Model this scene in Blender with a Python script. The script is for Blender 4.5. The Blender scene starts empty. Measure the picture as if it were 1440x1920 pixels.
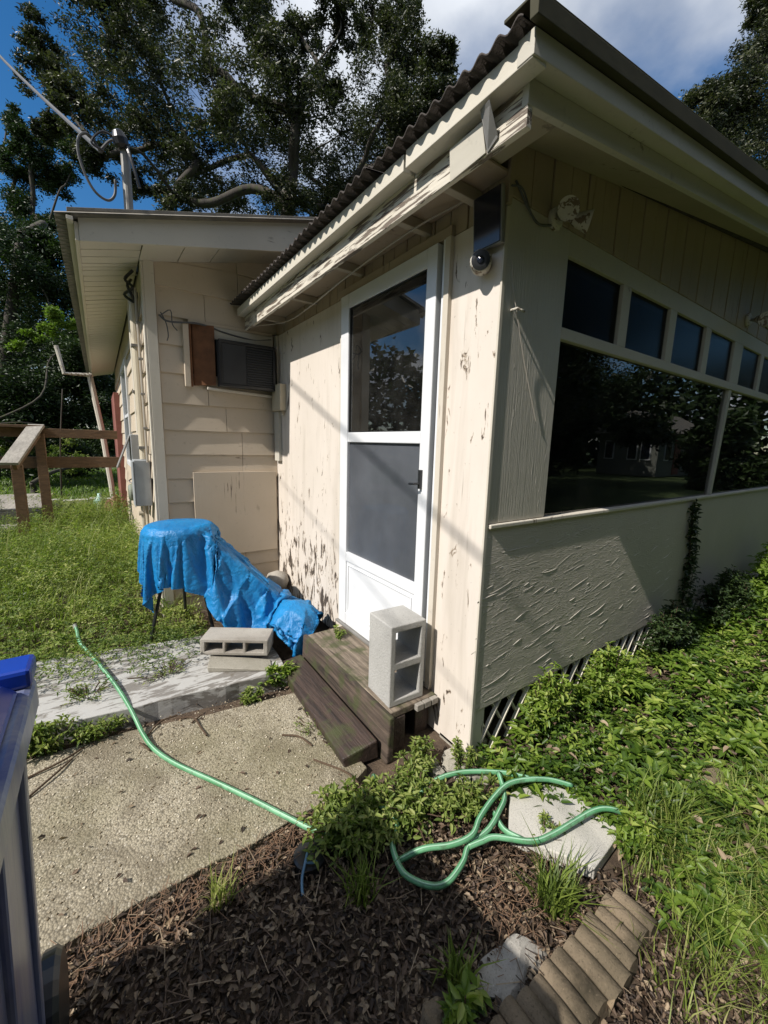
import bpy, bmesh, math, random
import numpy as np
from mathutils import Vector, Matrix, noise as mnoise
random.seed(7)
RNG = np.random.default_rng(7)
R = math.radians
sc = bpy.context.scene

# ------------------------------------------------------------------ camera
CAM = (-1.27254, -1.08798, 1.38382)
YAW, PITCH, ROLL, FPX = 0.6117001, 0.1658903, 0.0274824, 755.9256
fwd = Vector((math.sin(YAW)*math.cos(PITCH), math.cos(YAW)*math.cos(PITCH), -math.sin(PITCH)))
rt0 = Vector((math.cos(YAW), -math.sin(YAW), 0)); up0 = rt0.cross(fwd)
rt = math.cos(ROLL)*rt0 + math.sin(ROLL)*up0
up = -math.sin(ROLL)*rt0 + math.cos(ROLL)*up0
cd = bpy.data.cameras.new('camera'); cam = bpy.data.objects.new('camera', cd)
sc.collection.objects.link(cam)
M3 = Matrix((rt, up, -fwd)).transposed()
cam.matrix_world = Matrix.Translation(CAM) @ M3.to_4x4()
cd.sensor_fit = 'HORIZONTAL'; cd.sensor_width = 36; cd.lens = FPX/1440*36
cd.clip_start = 0.02; cd.clip_end = 3000
sc.camera = cam

# ------------------------------------------------------------------ world and sun
SUN_DIR = Vector((1.0, 0.075, -0.95)).normalized()        # direction the light travels
w = bpy.data.worlds.new('World'); sc.world = w; w.use_nodes = True
nt = w.node_tree; N = nt.nodes; L = nt.links
bg = N['Background']; bg.inputs['Strength'].default_value = 0.092
sky = N.new('ShaderNodeTexSky'); sky.sky_type = 'NISHITA'; sky.sun_disc = False
sky.sun_elevation = math.asin(-SUN_DIR.z)
sky.sun_rotation = math.atan2(-SUN_DIR.x, -SUN_DIR.y)
sky.ozone_density = 2.6; sky.air_density = 1.0; sky.dust_density = 0.4
hsv = N.new('ShaderNodeHueSaturation'); hsv.inputs['Saturation'].default_value = 1.35
hsv.inputs['Value'].default_value = 1.2
L.new(sky.outputs[0], hsv.inputs['Color'])
tc = N.new('ShaderNodeTexCoord')
sp = N.new('ShaderNodeSeparateXYZ'); L.new(tc.outputs['Generated'], sp.inputs[0])
# clouds lie on a high flat layer: direction / height
mx = N.new('ShaderNodeMath'); mx.operation = 'MAXIMUM'; mx.inputs[1].default_value = 0.04
L.new(sp.outputs['Z'], mx.inputs[0])
ad = N.new('ShaderNodeMath'); ad.operation = 'ADD'; ad.inputs[1].default_value = 0.16
L.new(mx.outputs[0], ad.inputs[0])
vd = N.new('ShaderNodeVectorMath'); vd.operation = 'DIVIDE'
cmb = N.new('ShaderNodeCombineXYZ')
for i in range(3): L.new(ad.outputs[0], cmb.inputs[i])
L.new(tc.outputs['Generated'], vd.inputs[0]); L.new(cmb.outputs[0], vd.inputs[1])
mp = N.new('ShaderNodeMapping'); mp.inputs['Location'].default_value = (3.1, 0.25, 0.0)
L.new(vd.outputs[0], mp.inputs[0])
cn = N.new('ShaderNodeTexNoise'); cn.inputs['Scale'].default_value = 0.95
cn.inputs['Detail'].default_value = 8; cn.inputs['Roughness'].default_value = 0.52
L.new(mp.outputs[0], cn.inputs['Vector'])
cr = N.new('ShaderNodeValToRGB')
cr.color_ramp.elements[0].position = 0.43; cr.color_ramp.elements[1].position = 0.58
L.new(cn.outputs['Fac'], cr.inputs[0])
cn2 = N.new('ShaderNodeTexNoise'); cn2.inputs['Scale'].default_value = 2.4; cn2.inputs['Detail'].default_value = 5
L.new(mp.outputs[0], cn2.inputs['Vector'])
cr2 = N.new('ShaderNodeValToRGB')
cr2.color_ramp.elements[0].position = 0.35; cr2.color_ramp.elements[0].color = (4.2, 4.7, 5.6, 1)
cr2.color_ramp.elements[1].position = 0.68; cr2.color_ramp.elements[1].color = (9.2, 9.6, 10.2, 1)
L.new(cn2.outputs['Fac'], cr2.inputs[0])
mixc = N.new('ShaderNodeMixRGB')
L.new(cr.outputs[0], mixc.inputs[0]); L.new(hsv.outputs[0], mixc.inputs[1]); L.new(cr2.outputs[0], mixc.inputs[2])
L.new(mixc.outputs[0], bg.inputs['Color'])
sd = bpy.data.lights.new('sun', 'SUN'); sd.energy = 5.0; sd.angle = R(0.6); sd.color = (1.0, 0.95, 0.885)
so = bpy.data.objects.new('sun', sd); sc.collection.objects.link(so)
so.rotation_euler = SUN_DIR.to_track_quat('-Z', 'Y').to_euler(); so.location = (-20, 0, 20)
vs = sc.view_settings
vs.view_transform = 'Standard'; vs.look = 'None'; vs.gamma = 1; vs.exposure = 0.22; vs.use_curve_mapping = False
sc.render.engine = 'CYCLES'
sc.cycles.max_bounces = 6; sc.cycles.transparent_max_bounces = 8
sc.cycles.diffuse_bounces = 4; sc.cycles.glossy_bounces = 3; sc.cycles.transmission_bounces = 4

# ------------------------------------------------------------------ scene helpers
col = sc.collection
def tag(o, label=None, cat=None, group=None, kind=None):
    if label: o['label'] = label
    if cat: o['category'] = cat
    if group: o['group'] = group
    if kind: o['kind'] = kind
    return o
def empty(name, loc=(0, 0, 0), label=None, cat=None, group=None):
    o = bpy.data.objects.new(name, None); col.objects.link(o); o.location = loc
    o.empty_display_size = 0.05
    return tag(o, label, cat, group)
class MB:
    def __init__(s): s.v = []; s.f = []
    def add(s, vs, fs):
        n = len(s.v); s.v += [tuple(v) for v in vs]; s.f += [tuple(i+n for i in f) for f in fs]; return s
    def box(s, x0, x1, y0, y1, z0, z1):
        s.add([(x0,y0,z0),(x1,y0,z0),(x1,y1,z0),(x0,y1,z0),(x0,y0,z1),(x1,y0,z1),(x1,y1,z1),(x0,y1,z1)],
              [(0,3,2,1),(4,5,6,7),(0,1,5,4),(1,2,6,5),(2,3,7,6),(3,0,4,7)]); return s
    def hexa(s, p):   # eight corners: bottom ring then top ring
        s.add(p, [(0,3,2,1),(4,5,6,7),(0,1,5,4),(1,2,6,5),(2,3,7,6),(3,0,4,7)]); return s
    def bar(s, a, b, w, h, upv=(0,0,1)):
        a = Vector(a); b = Vector(b); d = (b-a).normalized(); u = Vector(upv)
        x = d.cross(u)
        if x.length < 1e-4: x = d.cross(Vector((1,0,0)))
        x.normalize(); u = x.cross(d)
        x *= w/2; u *= h/2
        s.hexa([a-x-u, b-x-u, b+x-u, a+x-u, a-x+u, b-x+u, b+x+u, a+x+u]); return s
    def poly(s, pts, z0, z1):
        n = len(pts)
        zz0 = z0 if hasattr(z0, '__len__') else [z0]*n; zz1 = z1 if hasattr(z1, '__len__') else [z1]*n
        s.add([(p[0],p[1],zz0[i]) for i,p in enumerate(pts)]+[(p[0],p[1],zz1[i]) for i,p in enumerate(pts)],
              [tuple(range(n-1,-1,-1)), tuple(range(n,2*n))]+[(i,(i+1)%n,n+(i+1)%n,n+i) for i in range(n)]); return s
    def tube(s, path, r, n=8, cap=True):
        P = [Vector(p) for p in path]; rings = []; prev = None
        for i, p in enumerate(P):
            d = (P[min(i+1,len(P)-1)]-P[max(i-1,0)])
            d = d.normalized() if d.length > 1e-9 else Vector((0,0,1))
            if prev is None:
                a = Vector((0,0,1)) if abs(d.z) < .9 else Vector((1,0,0)); x = d.cross(a).normalized()
            else:
                x = prev - d*prev.dot(d)
                x = x.normalized() if x.length > 1e-6 else d.orthogonal().normalized()
            prev = x; y = d.cross(x); rr = r[i] if hasattr(r,'__len__') else r
            rings.append([p+x*rr*math.cos(2*math.pi*k/n)+y*rr*math.sin(2*math.pi*k/n) for k in range(n)])
        vs = [q for g in rings for q in g]; fs = []
        for i in range(len(P)-1):
            for k in range(n):
                fs.append((i*n+k, i*n+(k+1)%n, (i+1)*n+(k+1)%n, (i+1)*n+k))
        if cap: fs += [tuple(range(n-1,-1,-1)), tuple((len(P)-1)*n+k for k in range(n))]
        s.add(vs, fs); return s
    def lathe(s, prof, c, n=20, axis=(0,0,1)):
        q = Vector((0,0,1)).rotation_difference(Vector(axis)); c = Vector(c); vs = []
        for r_, h in prof:
            for k in range(n): vs.append(c+q@Vector((r_*math.cos(2*math.pi*k/n), r_*math.sin(2*math.pi*k/n), h)))
        fs = [(i*n+k, i*n+(k+1)%n, (i+1)*n+(k+1)%n, (i+1)*n+k) for i in range(len(prof)-1) for k in range(n)]
        fs += [tuple(range(n-1,-1,-1)), tuple((len(prof)-1)*n+k for k in range(n))]
        s.add(vs, fs); return s
    def mesh(s, name):
        me = bpy.data.meshes.new(name); me.from_pydata(s.v, [], s.f)
        bm = bmesh.new(); bm.from_mesh(me); bmesh.ops.recalc_face_normals(bm, faces=bm.faces); bm.to_mesh(me); bm.free()
        return me
    def build(s, name, mat, parent=None, bevel=0, smooth=False, local=True):
        me = s.mesh(name)
        if parent is not None and local:
            me.transform(Matrix.Translation(-Vector(world_loc(parent))))
        me.materials.append(mat)
        o = bpy.data.objects.new(name, me); col.objects.link(o)
        if parent is not None: o.parent = parent
        if smooth:
            for p in me.polygons: p.use_smooth = True
        if bevel:
            b = o.modifiers.new('bevel', 'BEVEL'); b.width = bevel; b.segments = 2; b.limit_method = 'ANGLE'
        return o
def world_loc(o):
    v = Vector((0,0,0))
    while o is not None: v += o.location; o = o.parent
    return v
def share(name, src, loc, parent=None, rot=(0,0,0), scale=(1,1,1)):   # another object on the same mesh
    o = bpy.data.objects.new(name, src.data); col.objects.link(o)
    o.location = Vector(loc); o.rotation_euler = rot; o.scale = scale
    if parent is not None: o.parent = parent; o.location = Vector(loc)-world_loc(parent)
    for m in src.modifiers:
        if m.type == 'BEVEL':
            b = o.modifiers.new('bevel','BEVEL'); b.width = m.width; b.segments = m.segments; b.limit_method = 'ANGLE'
    return o
def catmull(pts, sub=6):
    P = [Vector(p) for p in pts]; P = [2*P[0]-P[1]]+P+[2*P[-1]-P[-2]]; out = []
    for i in range(1, len(P)-2):
        for k in range(sub):
            t = k/sub; a,b,c,d = P[i-1],P[i],P[i+1],P[i+2]
            out.append(0.5*((2*b)+(c-a)*t+(2*a-5*b+4*c-d)*t*t+(3*b-a-3*c+d)*t**3))
    out.append(P[-2]); return out

# ------------------------------------------------------------------ materials
def node(nt, t, **kw):
    n = nt.nodes.new(t)
    for k, v in kw.items():
        if k.startswith('_'): setattr(n, k[1:], v)
        else: n.inputs[k.replace('0x','')].default_value = v
    return n
def newmat(name):
    m = bpy.data.materials.new(name); m.use_nodes = True
    return m, m.node_tree, m.node_tree.nodes['Principled BSDF']
def ramp(nt, fac, stops, interp='LINEAR'):
    r = nt.nodes.new('ShaderNodeValToRGB'); cr = r.color_ramp; cr.interpolation = interp
    while len(cr.elements) < len(stops): cr.elements.new(0.5)
    for e, (p, c) in zip(cr.elements, stops):
        e.position = p; e.color = (c, c, c, 1) if not hasattr(c, '__len__') else (*c, 1)
    nt.links.new(fac, r.inputs[0]); return r.outputs[0]
def coords(nt, scale=(1,1,1), rot=(0,0,0)):
    t = nt.nodes.new('ShaderNodeTexCoord'); m = nt.nodes.new('ShaderNodeMapping')
    m.inputs['Scale'].default_value = scale; m.inputs['Rotation'].default_value = rot
    nt.links.new(t.outputs['Object'], m.inputs[0]); return m.outputs[0]
def noise(nt, vec, scale, detail=4, rough=.55, dist=0):
    n = nt.nodes.new('ShaderNodeTexNoise'); n.inputs['Scale'].default_value = scale
    n.inputs['Detail'].default_value = detail; n.inputs['Roughness'].default_value = rough
    n.inputs['Distortion'].default_value = dist
    nt.links.new(vec, n.inputs['Vector']); return n.outputs['Fac']
def mix(nt, fac, a, b, mode='MIX'):
    n = nt.nodes.new('ShaderNodeMixRGB'); n.blend_type = mode
    for i, x in ((0, fac), (1, a), (2, b)):
        if isinstance(x, (int, float)): n.inputs[i].default_value = x if i == 0 else (x, x, x, 1)
        elif isinstance(x, tuple): n.inputs[i].default_value = (*x, 1)
        else: nt.links.new(x, n.inputs[i])
    return n.outputs[0]
def math_(nt, op, a, b=0.0):
    n = nt.nodes.new('ShaderNodeMath'); n.operation = op
    for i, x in ((0, a), (1, b)):
        if isinstance(x, (int, float)): n.inputs[i].default_value = x
        else: nt.links.new(x, n.inputs[i])
    return n.outputs[0]
def bump(nt, bsdf, h, strength=.4, dist=.01, prev=None):
    b = nt.nodes.new('ShaderNodeBump'); b.inputs['Strength'].default_value = strength
    b.inputs['Distance'].default_value = dist
    nt.links.new(h, b.inputs['Height'])
    if prev is not None: nt.links.new(prev, b.inputs['Normal'])
    nt.links.new(b.outputs[0], bsdf.inputs['Normal']); return b.outputs[0]

def painted(name, c, grain=(1,1,.06), chip=.5, chipcol=(.12,.09,.07), dirt=.35, rough=.62, b=.35, gscale=60, chipscale=9, chipstretch=None):
    """old house paint on wood: dirt clouds, fine grain, chips that show the timber"""
    m, t, p = newmat(name)
    v = coords(t); vg = coords(t, grain); vc = coords(t, chipstretch or grain)
    big = noise(t, v, 1.7, 5); fine = noise(t, vg, gscale, 5, .6)
    c2 = tuple(x*.72 for x in c)
    base = mix(t, ramp(t, big, [(.35,0),(.7,dirt)]), c, (c2[0], c2[1]*.97, c2[2]*.88))
    sp_ = noise(t, v, 28, 4, .7)
    base = mix(t, ramp(t, sp_, [(.60,0),(.74,.35)]), base, tuple(x*.5 for x in c))
    ch = noise(t, vc, chipscale*4, 6, .62, .4); msk = noise(t, v, 2.3, 4)
    chm = math_(t, 'MULTIPLY', ramp(t, ch, [(.60-.1*chip,0),(.63-.1*chip,1)]), ramp(t, msk, [(.62-.3*chip,0),(.72-.3*chip,1)]))
    base = mix(t, chm, base, chipcol)
    t.links.new(base, p.inputs['Base Color']); p.inputs['Roughness'].default_value = rough
    p.inputs['Specular IOR Level'].default_value = .3
    h = math_(t, 'SUBTRACT', math_(t,'MULTIPLY', fine, .5), math_(t,'MULTIPLY', chm, .9))
    bump(t, p, h, b, .004)
    return m
CREAM = (.60,.545,.46)
mat = {}
mat['cream'] = painted('cream_board_paint', CREAM, (1,1,.08), .25)
mat['trim'] = painted('trim_paint', (.60,.555,.47), (1,1,.08), .2, dirt=.4)
mat['siding'] = painted('siding_paint', (.56,.475,.37), (.12,.12,1), .02, dirt=.5, b=.25)
mat['fascia'] = painted('fascia_paint', (.60,.56,.475), (.10,.10,1), .04, dirt=.35, b=.3)
mat['fascia_peel'] = painted('peeling_fascia_paint', (.64,.59,.50), (1.0,.10,1.5), .85, (.17,.135,.105), b=.9, chipscale=7, chipstretch=(1.2,.16,2.2))
mat['soffit'] = painted('soffit_paint', (.42,.37,.285), (.2,.2,1), .1, dirt=.6)
mat['board_tan'] = painted('gable_board_paint', (.40,.325,.235), (1,1,.05), .15, dirt=.5)
mat['gray_paint'] = painted('lower_panel_paint', (.52,.49,.42), (1,1,1), .05, dirt=.35, b=.2)
mat['old_plywood'] = painted('patch_plywood', (.56,.47,.36), (1,1,.06), .15, b=.3)

def wall_main():
    """door wall plywood: vertical checks in the paint, flaking to black near the bottom"""
    m, t, p = newmat('weathered_plywood_wall')
    v = coords(t); vg = coords(t, (1,1,.05)); vk = coords(t, (1,1,.16))
    big = noise(t, v, 1.3, 5)
    base = mix(t, ramp(t, big, [(.35,0),(.7,.6)]), (.69,.62,.545), (.57,.51,.435))
    checks = noise(t, vg, 46, 4, .6, .2); cm = ramp(t, checks, [(.62,0),(.70,.5)])
    reg = noise(t, v, 3.2, 4)
    cm = math_(t, 'MULTIPLY', cm, ramp(t, reg, [(.42,0),(.6,1)]))
    base = mix(t, cm, base, (.25,.20,.15))
    runs = noise(t, coords(t, (1,1,.10)), 9, 5, .6, .3)
    base = mix(t, ramp(t, runs, [(.50,0),(.72,.45)]), base, (.40,.345,.27))
    specks = noise(t, v, 60, 3, .6)
    base = mix(t, ramp(t, specks, [(.68,0),(.74,.45)]), base, (.2,.165,.13))
    sp_ = t.nodes.new('ShaderNodeSeparateXYZ'); t.links.new(v, sp_.inputs[0])
    low = ramp(t, sp_.outputs['Z'], [(.1,1),(.7,.45),(1.6,.0)])
    far = ramp(t, math_(t,'MULTIPLY',sp_.outputs['Y'],.4), [(.44,0),(.52,1)])
    fl = noise(t, coords(t, (1,1,.30)), 21, 8, .70, .7)
    thr = math_(t, 'ADD', math_(t,'MULTIPLY',math_(t,'ADD',fl,math_(t,'MULTIPLY',noise(t, v, 4.5, 5, .6),.35)),.90), math_(t, 'MULTIPLY', math_(t,'MULTIPLY',low,far), .115))
    flm = ramp(t, thr, [(.742,0),(.757,1)])
    bare = ramp(t, thr, [(.715,0),(.733,1)]); base = mix(t, bare, base, (.34,.27,.20))
    base = mix(t, flm, base, (.075,.058,.045))
    t.links.new(base, p.inputs['Base Color']); p.inputs['Roughness'].default_value = .62
    h = math_(t, 'SUBTRACT', math_(t,'MULTIPLY', checks, .35), math_(t,'ADD', math_(t,'MULTIPLY',cm,.5), flm))
    bump(t, p, h, .55, .004); return m
mat['door_wall'] = wall_main()

def pier_wall():
    m, t, p = newmat('window_pier_paint')
    v = coords(t); vg = coords(t, (1,1,.045))
    base = mix(t, ramp(t, noise(t, v, 2, 4), [(.35,0),(.7,.6)]), (.53,.495,.42), (.43,.405,.34))
    g = noise(t, vg, 95, 5, .7, .4)
    t.links.new(base, p.inputs['Base Color']); p.inputs['Roughness'].default_value = .5
    bump(t, p, g, .85, .006); return m
mat['pier'] = pier_wall()
def stucco_wall():
    """smeared plaster skim: long raised strokes that catch the raking sun"""
    m, t, p = newmat('smeared_plaster_panel')
    v = coords(t); v2 = coords(t, (2.2,1,11), (0, R(-14), 0))
    base = mix(t, ramp(t, noise(t, v, 1.4, 4), [(.35,0),(.7,.7)]), (.53,.485,.415), (.42,.39,.325))
    sp_ = t.nodes.new('ShaderNodeSeparateXYZ'); t.links.new(v, sp_.inputs[0])
    reg = ramp(t, math_(t,'MULTIPLY',sp_.outputs['X'],.4), [(.45,1),(.72,.15)])
    st = noise(t, v2, 4.2, 3, .5, 1.1)
    ridge = ramp(t, st, [(.50,0),(.56,1),(.62,0)])
    st2 = ramp(t, noise(t, v2, 1.9, 2, .5, 1.6), [(.53,0),(.56,1),(.59,0)])
    h = math_(t,'MULTIPLY', math_(t,'ADD', math_(t,'MULTIPLY',ridge,.35), math_(t,'MULTIPLY',st2,.8)), reg)
    t.links.new(base, p.inputs['Base Color']); p.inputs['Roughness'].default_value = .55
    n1 = bump(t, p, h, .35, .008)
    bump(t, p, noise(t, v, 40, 4), .25, .003, n1); return m
mat['stucco'] = stucco_wall()

def simple(name, c, rough=.5, metal=0, spec=.5, nb=0, nscale=30, var=.25, coat=0):
    m, t, p = newmat(name); v = coords(t)
    n = noise(t, v, nscale*.2+1, 5)
    t.links.new(mix(t, ramp(t, n, [(.3,0),(.75,1)]), c, tuple(x*(1-var) for x in c)), p.inputs['Base Color'])
    p.inputs['Roughness'].default_value = rough; p.inputs['Metallic'].default_value = metal
    p.inputs['Specular IOR Level'].default_value = spec; p.inputs['Coat Weight'].default_value = coat
    if nb: bump(t, p, noise(t, v, nscale, 5, .65), nb, .004)
    return m
mat['white'] = simple('white_aluminium', (.74,.75,.76), .35, 0, .5, .05, 20, .1)
mat['white_dirty'] = painted('grimy_white_plastic', (.60,.57,.50), (1,1,1), .8, (.16,.12,.08), dirt=.8, b=.2)
mat['black'] = simple('black_plastic', (.02,.021,.023), .35, 0, .5, .1, 30, .3)
mat['dark'] = simple('painted_recess_shade', (.03,.028,.026), .9)  # near-black colour stands in for shade in gaps and recesses
mat['solar'] = simple('solar_cells', (.012,.016,.03), .15, 0, .6, 0, 10, .2)
mat['gray_metal'] = simple('gray_box_enamel', (.36,.38,.39), .45, .0, .5, .15, 30, .25)
mat['pvc'] = simple('conduit_plastic', (.60,.53,.40), .5, 0, .4, .15, 20, .25)
mat['beige_plastic'] = simple('beige_box_plastic', (.55,.48,.35), .55, 0, .4, .1, 20, .2)
mat['galv'] = simple('galvanised_steel', (.30,.29,.27), .6, .3, .5, .2, 40, .3)
mat['wire'] = simple('cable_sheath', (.10,.10,.10), .6)
mat['wire_light'] = simple('pale_cable_sheath', (.42,.38,.32), .6)
mat['ac'] = simple('ac_cabinet', (.035,.037,.04), .5, 0, .4, .2, 40, .3)
mat['ac_fin'] = simple('ac_fins', (.075,.08,.085), .5, .1, .5, 0, 40, .3)
mat['blue_bin'] = simple('blue_bin_plastic', (.010,.045,.34), .32, 0, .5, .12, 14, .35, .2)
mat['red'] = simple('faded_red_paint', (.28,.11,.09), .6, 0, .4, .1, 20, .3)
mat['roof_cor'] = simple('corrugated_roof_sheet', (.060,.048,.040), .75, 0, .3, .6, 45, .5)
mat['roof_pale'] = simple('pale_roof_sheet', (.22,.20,.165), .6, 0, .4, .3, 45, .4)
mat['gutter'] = simple('drip_edge', (.075,.070,.045), .8, 0, .15, .2, 30, .3)
mat['brown_ply'] = simple('bare_brown_plywood', (.20,.085,.035), .6, 0, .3, .4, 60, .5)
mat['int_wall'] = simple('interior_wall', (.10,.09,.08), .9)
mat['glass_jug'] = simple('pale_green_jug', (.35,.55,.48), .3)
def wood(name, c, c2, stretch=(1,.06,1), rough=.75, moss=0, b=.6, sc_=40):
    m, t, p = newmat(name); v = coords(t); vg = coords(t, stretch)
    g = noise(t, vg, sc_, 6, .65, .6)
    base = mix(t, ramp(t, g, [(.3,0),(.65,1)]), c, c2)
    base = mix(t, ramp(t, noise(t, v, 5, 4), [(.45,0),(.7,.6)]), base, tuple(x*.45 for x in c))
    if moss: base = mix(t, ramp(t, noise(t, v, 9, 5), [(.55-.1*moss,0),(.68-.1*moss,.8)]), base, (.055,.065,.02))
    t.links.new(base, p.inputs['Base Color']); p.inputs['Roughness'].default_value = rough
    bump(t, p, g, b, .008); return m
mat['bin_body'] = wood('bin_body_scuffs_and_reflection', (.06,.09,.24), (.30,.30,.32), (1,1,.06), .3, 0, .25, 14)  # grey streaks: scuffs, plus the concrete's reflection put into the colour
mat['deck_wood'] = wood('deck_rail_timber', (.20,.115,.06), (.10,.06,.033), (.3,.3,1))
mat['deck_gray'] = wood('weathered_deck_boards', (.40,.37,.32), (.24,.22,.19), (1,.1,1))
mat['step_wood'] = wood('rotting_step_timber', (.135,.098,.072), (.020,.014,.010), (1.2,.10,1.2), .85, .55, 1.0, 26)
mat['step_top'] = wood('worn_step_top', (.31,.25,.185), (.05,.035,.024), (1.2,.10,1.2), .85, .6, .7)
mat['step_dark'] = wood('dark_timber', (.078,.05,.038), (.022,.015,.012), (1.2,.10,1.2), .6, .2, .8)  # darkest timber tone, for the low plank and the step's end posts
mat['bark'] = wood('oak_bark', (.075,.062,.05), (.03,.025,.02), (1,1,.25), .9, .3, .8, 9)

def concrete(name, c, c2, agg=0, rough=.9, stain=.5, b=.5):
    m, t, p = newmat(name); v = coords(t)
    base = mix(t, ramp(t, noise(t, v, 2.1, 6, .6), [(.35,0),(.68,1)]), c, c2)
    base = mix(t, ramp(t, noise(t, v, 6, 5, .6), [(.5,0),(.72,stain)]), base, tuple(x*.45 for x in c2))
    hh = noise(t, v, 110, 6, .75); base = mix(t, ramp(t, noise(t, v, 190, 3, .6), [(.56,0),(.70,.55)]), base, tuple(x*.45 for x in c2))
    base = mix(t, ramp(t, noise(t, v, 150, 3, .6), [(.62,0),(.72,.4)]), base, tuple(min(1,x*1.35) for x in c))
    if agg:
        vo = t.nodes.new('ShaderNodeTexVoronoi'); vo.inputs['Scale'].default_value = agg; t.links.new(v, vo.inputs['Vector'])
        hs = t.nodes.new('ShaderNodeSeparateColor'); t.links.new(vo.outputs['Color'], hs.inputs[0])
        peb = ramp(t, hs.outputs[0], [(0,(.14,.115,.08)),(.35,(.30,.25,.17)),(.75,(.42,.36,.25)),(.93,(.50,.44,.33)),(1,(.75,.70,.6))])
        base = mix(t, .36, base, peb)
        base = mix(t, ramp(t, vo.outputs['Distance'], [(.45,0),(.8,.65)]), base, (.07,.058,.04))
        hh = math_(t, 'SUBTRACT', math_(t,'MULTIPLY',hh,.3), vo.outputs['Distance'])
    if agg:
        base = mix(t, ramp(t, noise(t, v, 3.4, 6, .65, .4), [(.47,0),(.62,.65)]), base, (.15,.125,.085))
        base = mix(t, ramp(t, noise(t, v, 1.1, 4, .6), [(.52,0),(.66,.30)]), base, (.20,.19,.085))
        base = mix(t, ramp(t, noise(t, v, 52, 4, .7), [(.56,0),(.68,.45)]), base, (.14,.11,.075))
    t.links.new(base, p.inputs['Base Color']); p.inputs['Roughness'].default_value = rough
    p.inputs['Specular IOR Level'].default_value = .25
    bump(t, p, hh, b, .006); return m
mat['agg'] = concrete('exposed_aggregate', (.45,.405,.305), (.28,.245,.175), 150, stain=.75, b=.6)
mat['block'] = concrete('pale_concrete_block', (.47,.46,.43), (.37,.36,.335), 0, stain=.25, b=1.0)
mat['block_old'] = concrete('stained_concrete_block', (.42,.395,.35), (.28,.25,.21), 0, stain=.5, b=.6)
mat['paver_white'] = concrete('pale_stepping_slab', (.56,.53,.47), (.42,.40,.35), 0, stain=.25, b=.4)
mat['edger'] = concrete('mossy_scalloped_edger', (.25,.19,.13), (.13,.105,.07), 0, stain=.7, b=.9)
mat['rubble'] = concrete('broken_concrete', (.42,.39,.33), (.27,.25,.20), 0, b=.7)
mat['slab'] = None
def slab_mat():
    m, t, p = newmat('flaking_painted_slab'); v = coords(t); vs_ = coords(t, (.35,1.6,1), (0,0,R(-7)))
    f = noise(t, vs_, 14, 6, .68, .5); big = noise(t, v, 1.6, 4)
    thr = math_(t,'ADD', f, math_(t,'MULTIPLY',math_(t,'SUBTRACT',big,.5),.35))
    base = mix(t, ramp(t, thr, [(.46,0),(.52,1)]), (.19,.175,.155), (.41,.40,.375))
    base = mix(t, ramp(t, noise(t, v, 22, 4), [(.6,0),(.72,.7)]), base, (.12,.10,.07))
    t.links.new(base, p.inputs['Base Color']); p.inputs['Roughness'].default_value = .85
    bump(t, p, thr, .6, .006); return m
mat['slab'] = slab_mat()
def ground_mat():
    m, t, p = newmat('soil_and_thatch'); v = coords(t)
    soil = mix(t, ramp(t, noise(t, v, 9, 6, .7), [(.35,0),(.65,1)]), (.060,.040,.026), (.15,.105,.068))
    grass = mix(t, ramp(t, noise(t, v, 3, 6, .7), [(.35,0),(.65,1)]), (.035,.062,.014), (.085,.12,.03))
    sp_ = t.nodes.new('ShaderNodeVectorMath'); sp_.operation = 'LENGTH'; t.links.new(v, sp_.inputs[0])
    f = ramp(t, math_(t,'ADD', math_(t,'MULTIPLY', sp_.outputs['Value'], .1), math_(t,'MULTIPLY', noise(t, v, 1.2, 4), .2)), [(.42,0),(.52,1)])
    t.links.new(mix(t, f, soil, grass), p.inputs['Base Color']); p.inputs['Roughness'].default_value = .95
    bump(t, p, noise(t, v, 45, 6, .75), .9, .02); return m
mat['ground'] = ground_mat()

def tarp_mat():
    m, t, p = newmat('blue_woven_tarp'); v = coords(t)
    n1 = noise(t, v, 7, 5, .6, .6); n2 = noise(t, v, 26, 4, .6, .8)
    base = mix(t, ramp(t, noise(t, v, 5, 4), [(.35,0),(.7,.8)]), (.012,.215,.50), (.007,.135,.36))
    base = mix(t, ramp(t, noise(t, v, 3.1, 5, .6), [(.50,0),(.75,.45)]), base, (.05,.24,.42))
    base = mix(t, ramp(t, noise(t, v, 30, 5, .7), [(.62,0),(.72,.5)]), base, (.10,.14,.17))
    t.links.new(base, p.inputs['Base Color']); p.inputs['Roughness'].default_value = .42
    p.inputs['Specular IOR Level'].default_value = .4
    vo = t.nodes.new('ShaderNodeTexVoronoi'); vo.feature = 'DISTANCE_TO_EDGE'; vo.inputs['Scale'].default_value = 13
    wv = t.nodes.new('ShaderNodeVectorMath'); wv.operation = 'ADD'
    nn = t.nodes.new('ShaderNodeTexNoise'); nn.inputs['Scale'].default_value = 6; t.links.new(v, nn.inputs['Vector'])
    ml = t.nodes.new('ShaderNodeVectorMath'); ml.operation = 'SCALE'; ml.inputs['Scale'].default_value = .25
    t.links.new(nn.outputs['Color'], ml.inputs[0]); t.links.new(v, wv.inputs[0]); t.links.new(ml.outputs[0], wv.inputs[1])
    t.links.new(wv.outputs[0], vo.inputs['Vector'])
    a = bump(t, p, vo.outputs['Distance'], .16, .04)
    a = bump(t, p, n1, .35, .03, a); a = bump(t, p, n2, .55, .012, a); bump(t, p, noise(t, v, 75, 3, .6, 1.0), .5, .005, a); return m
mat['tarp'] = tarp_mat()
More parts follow.
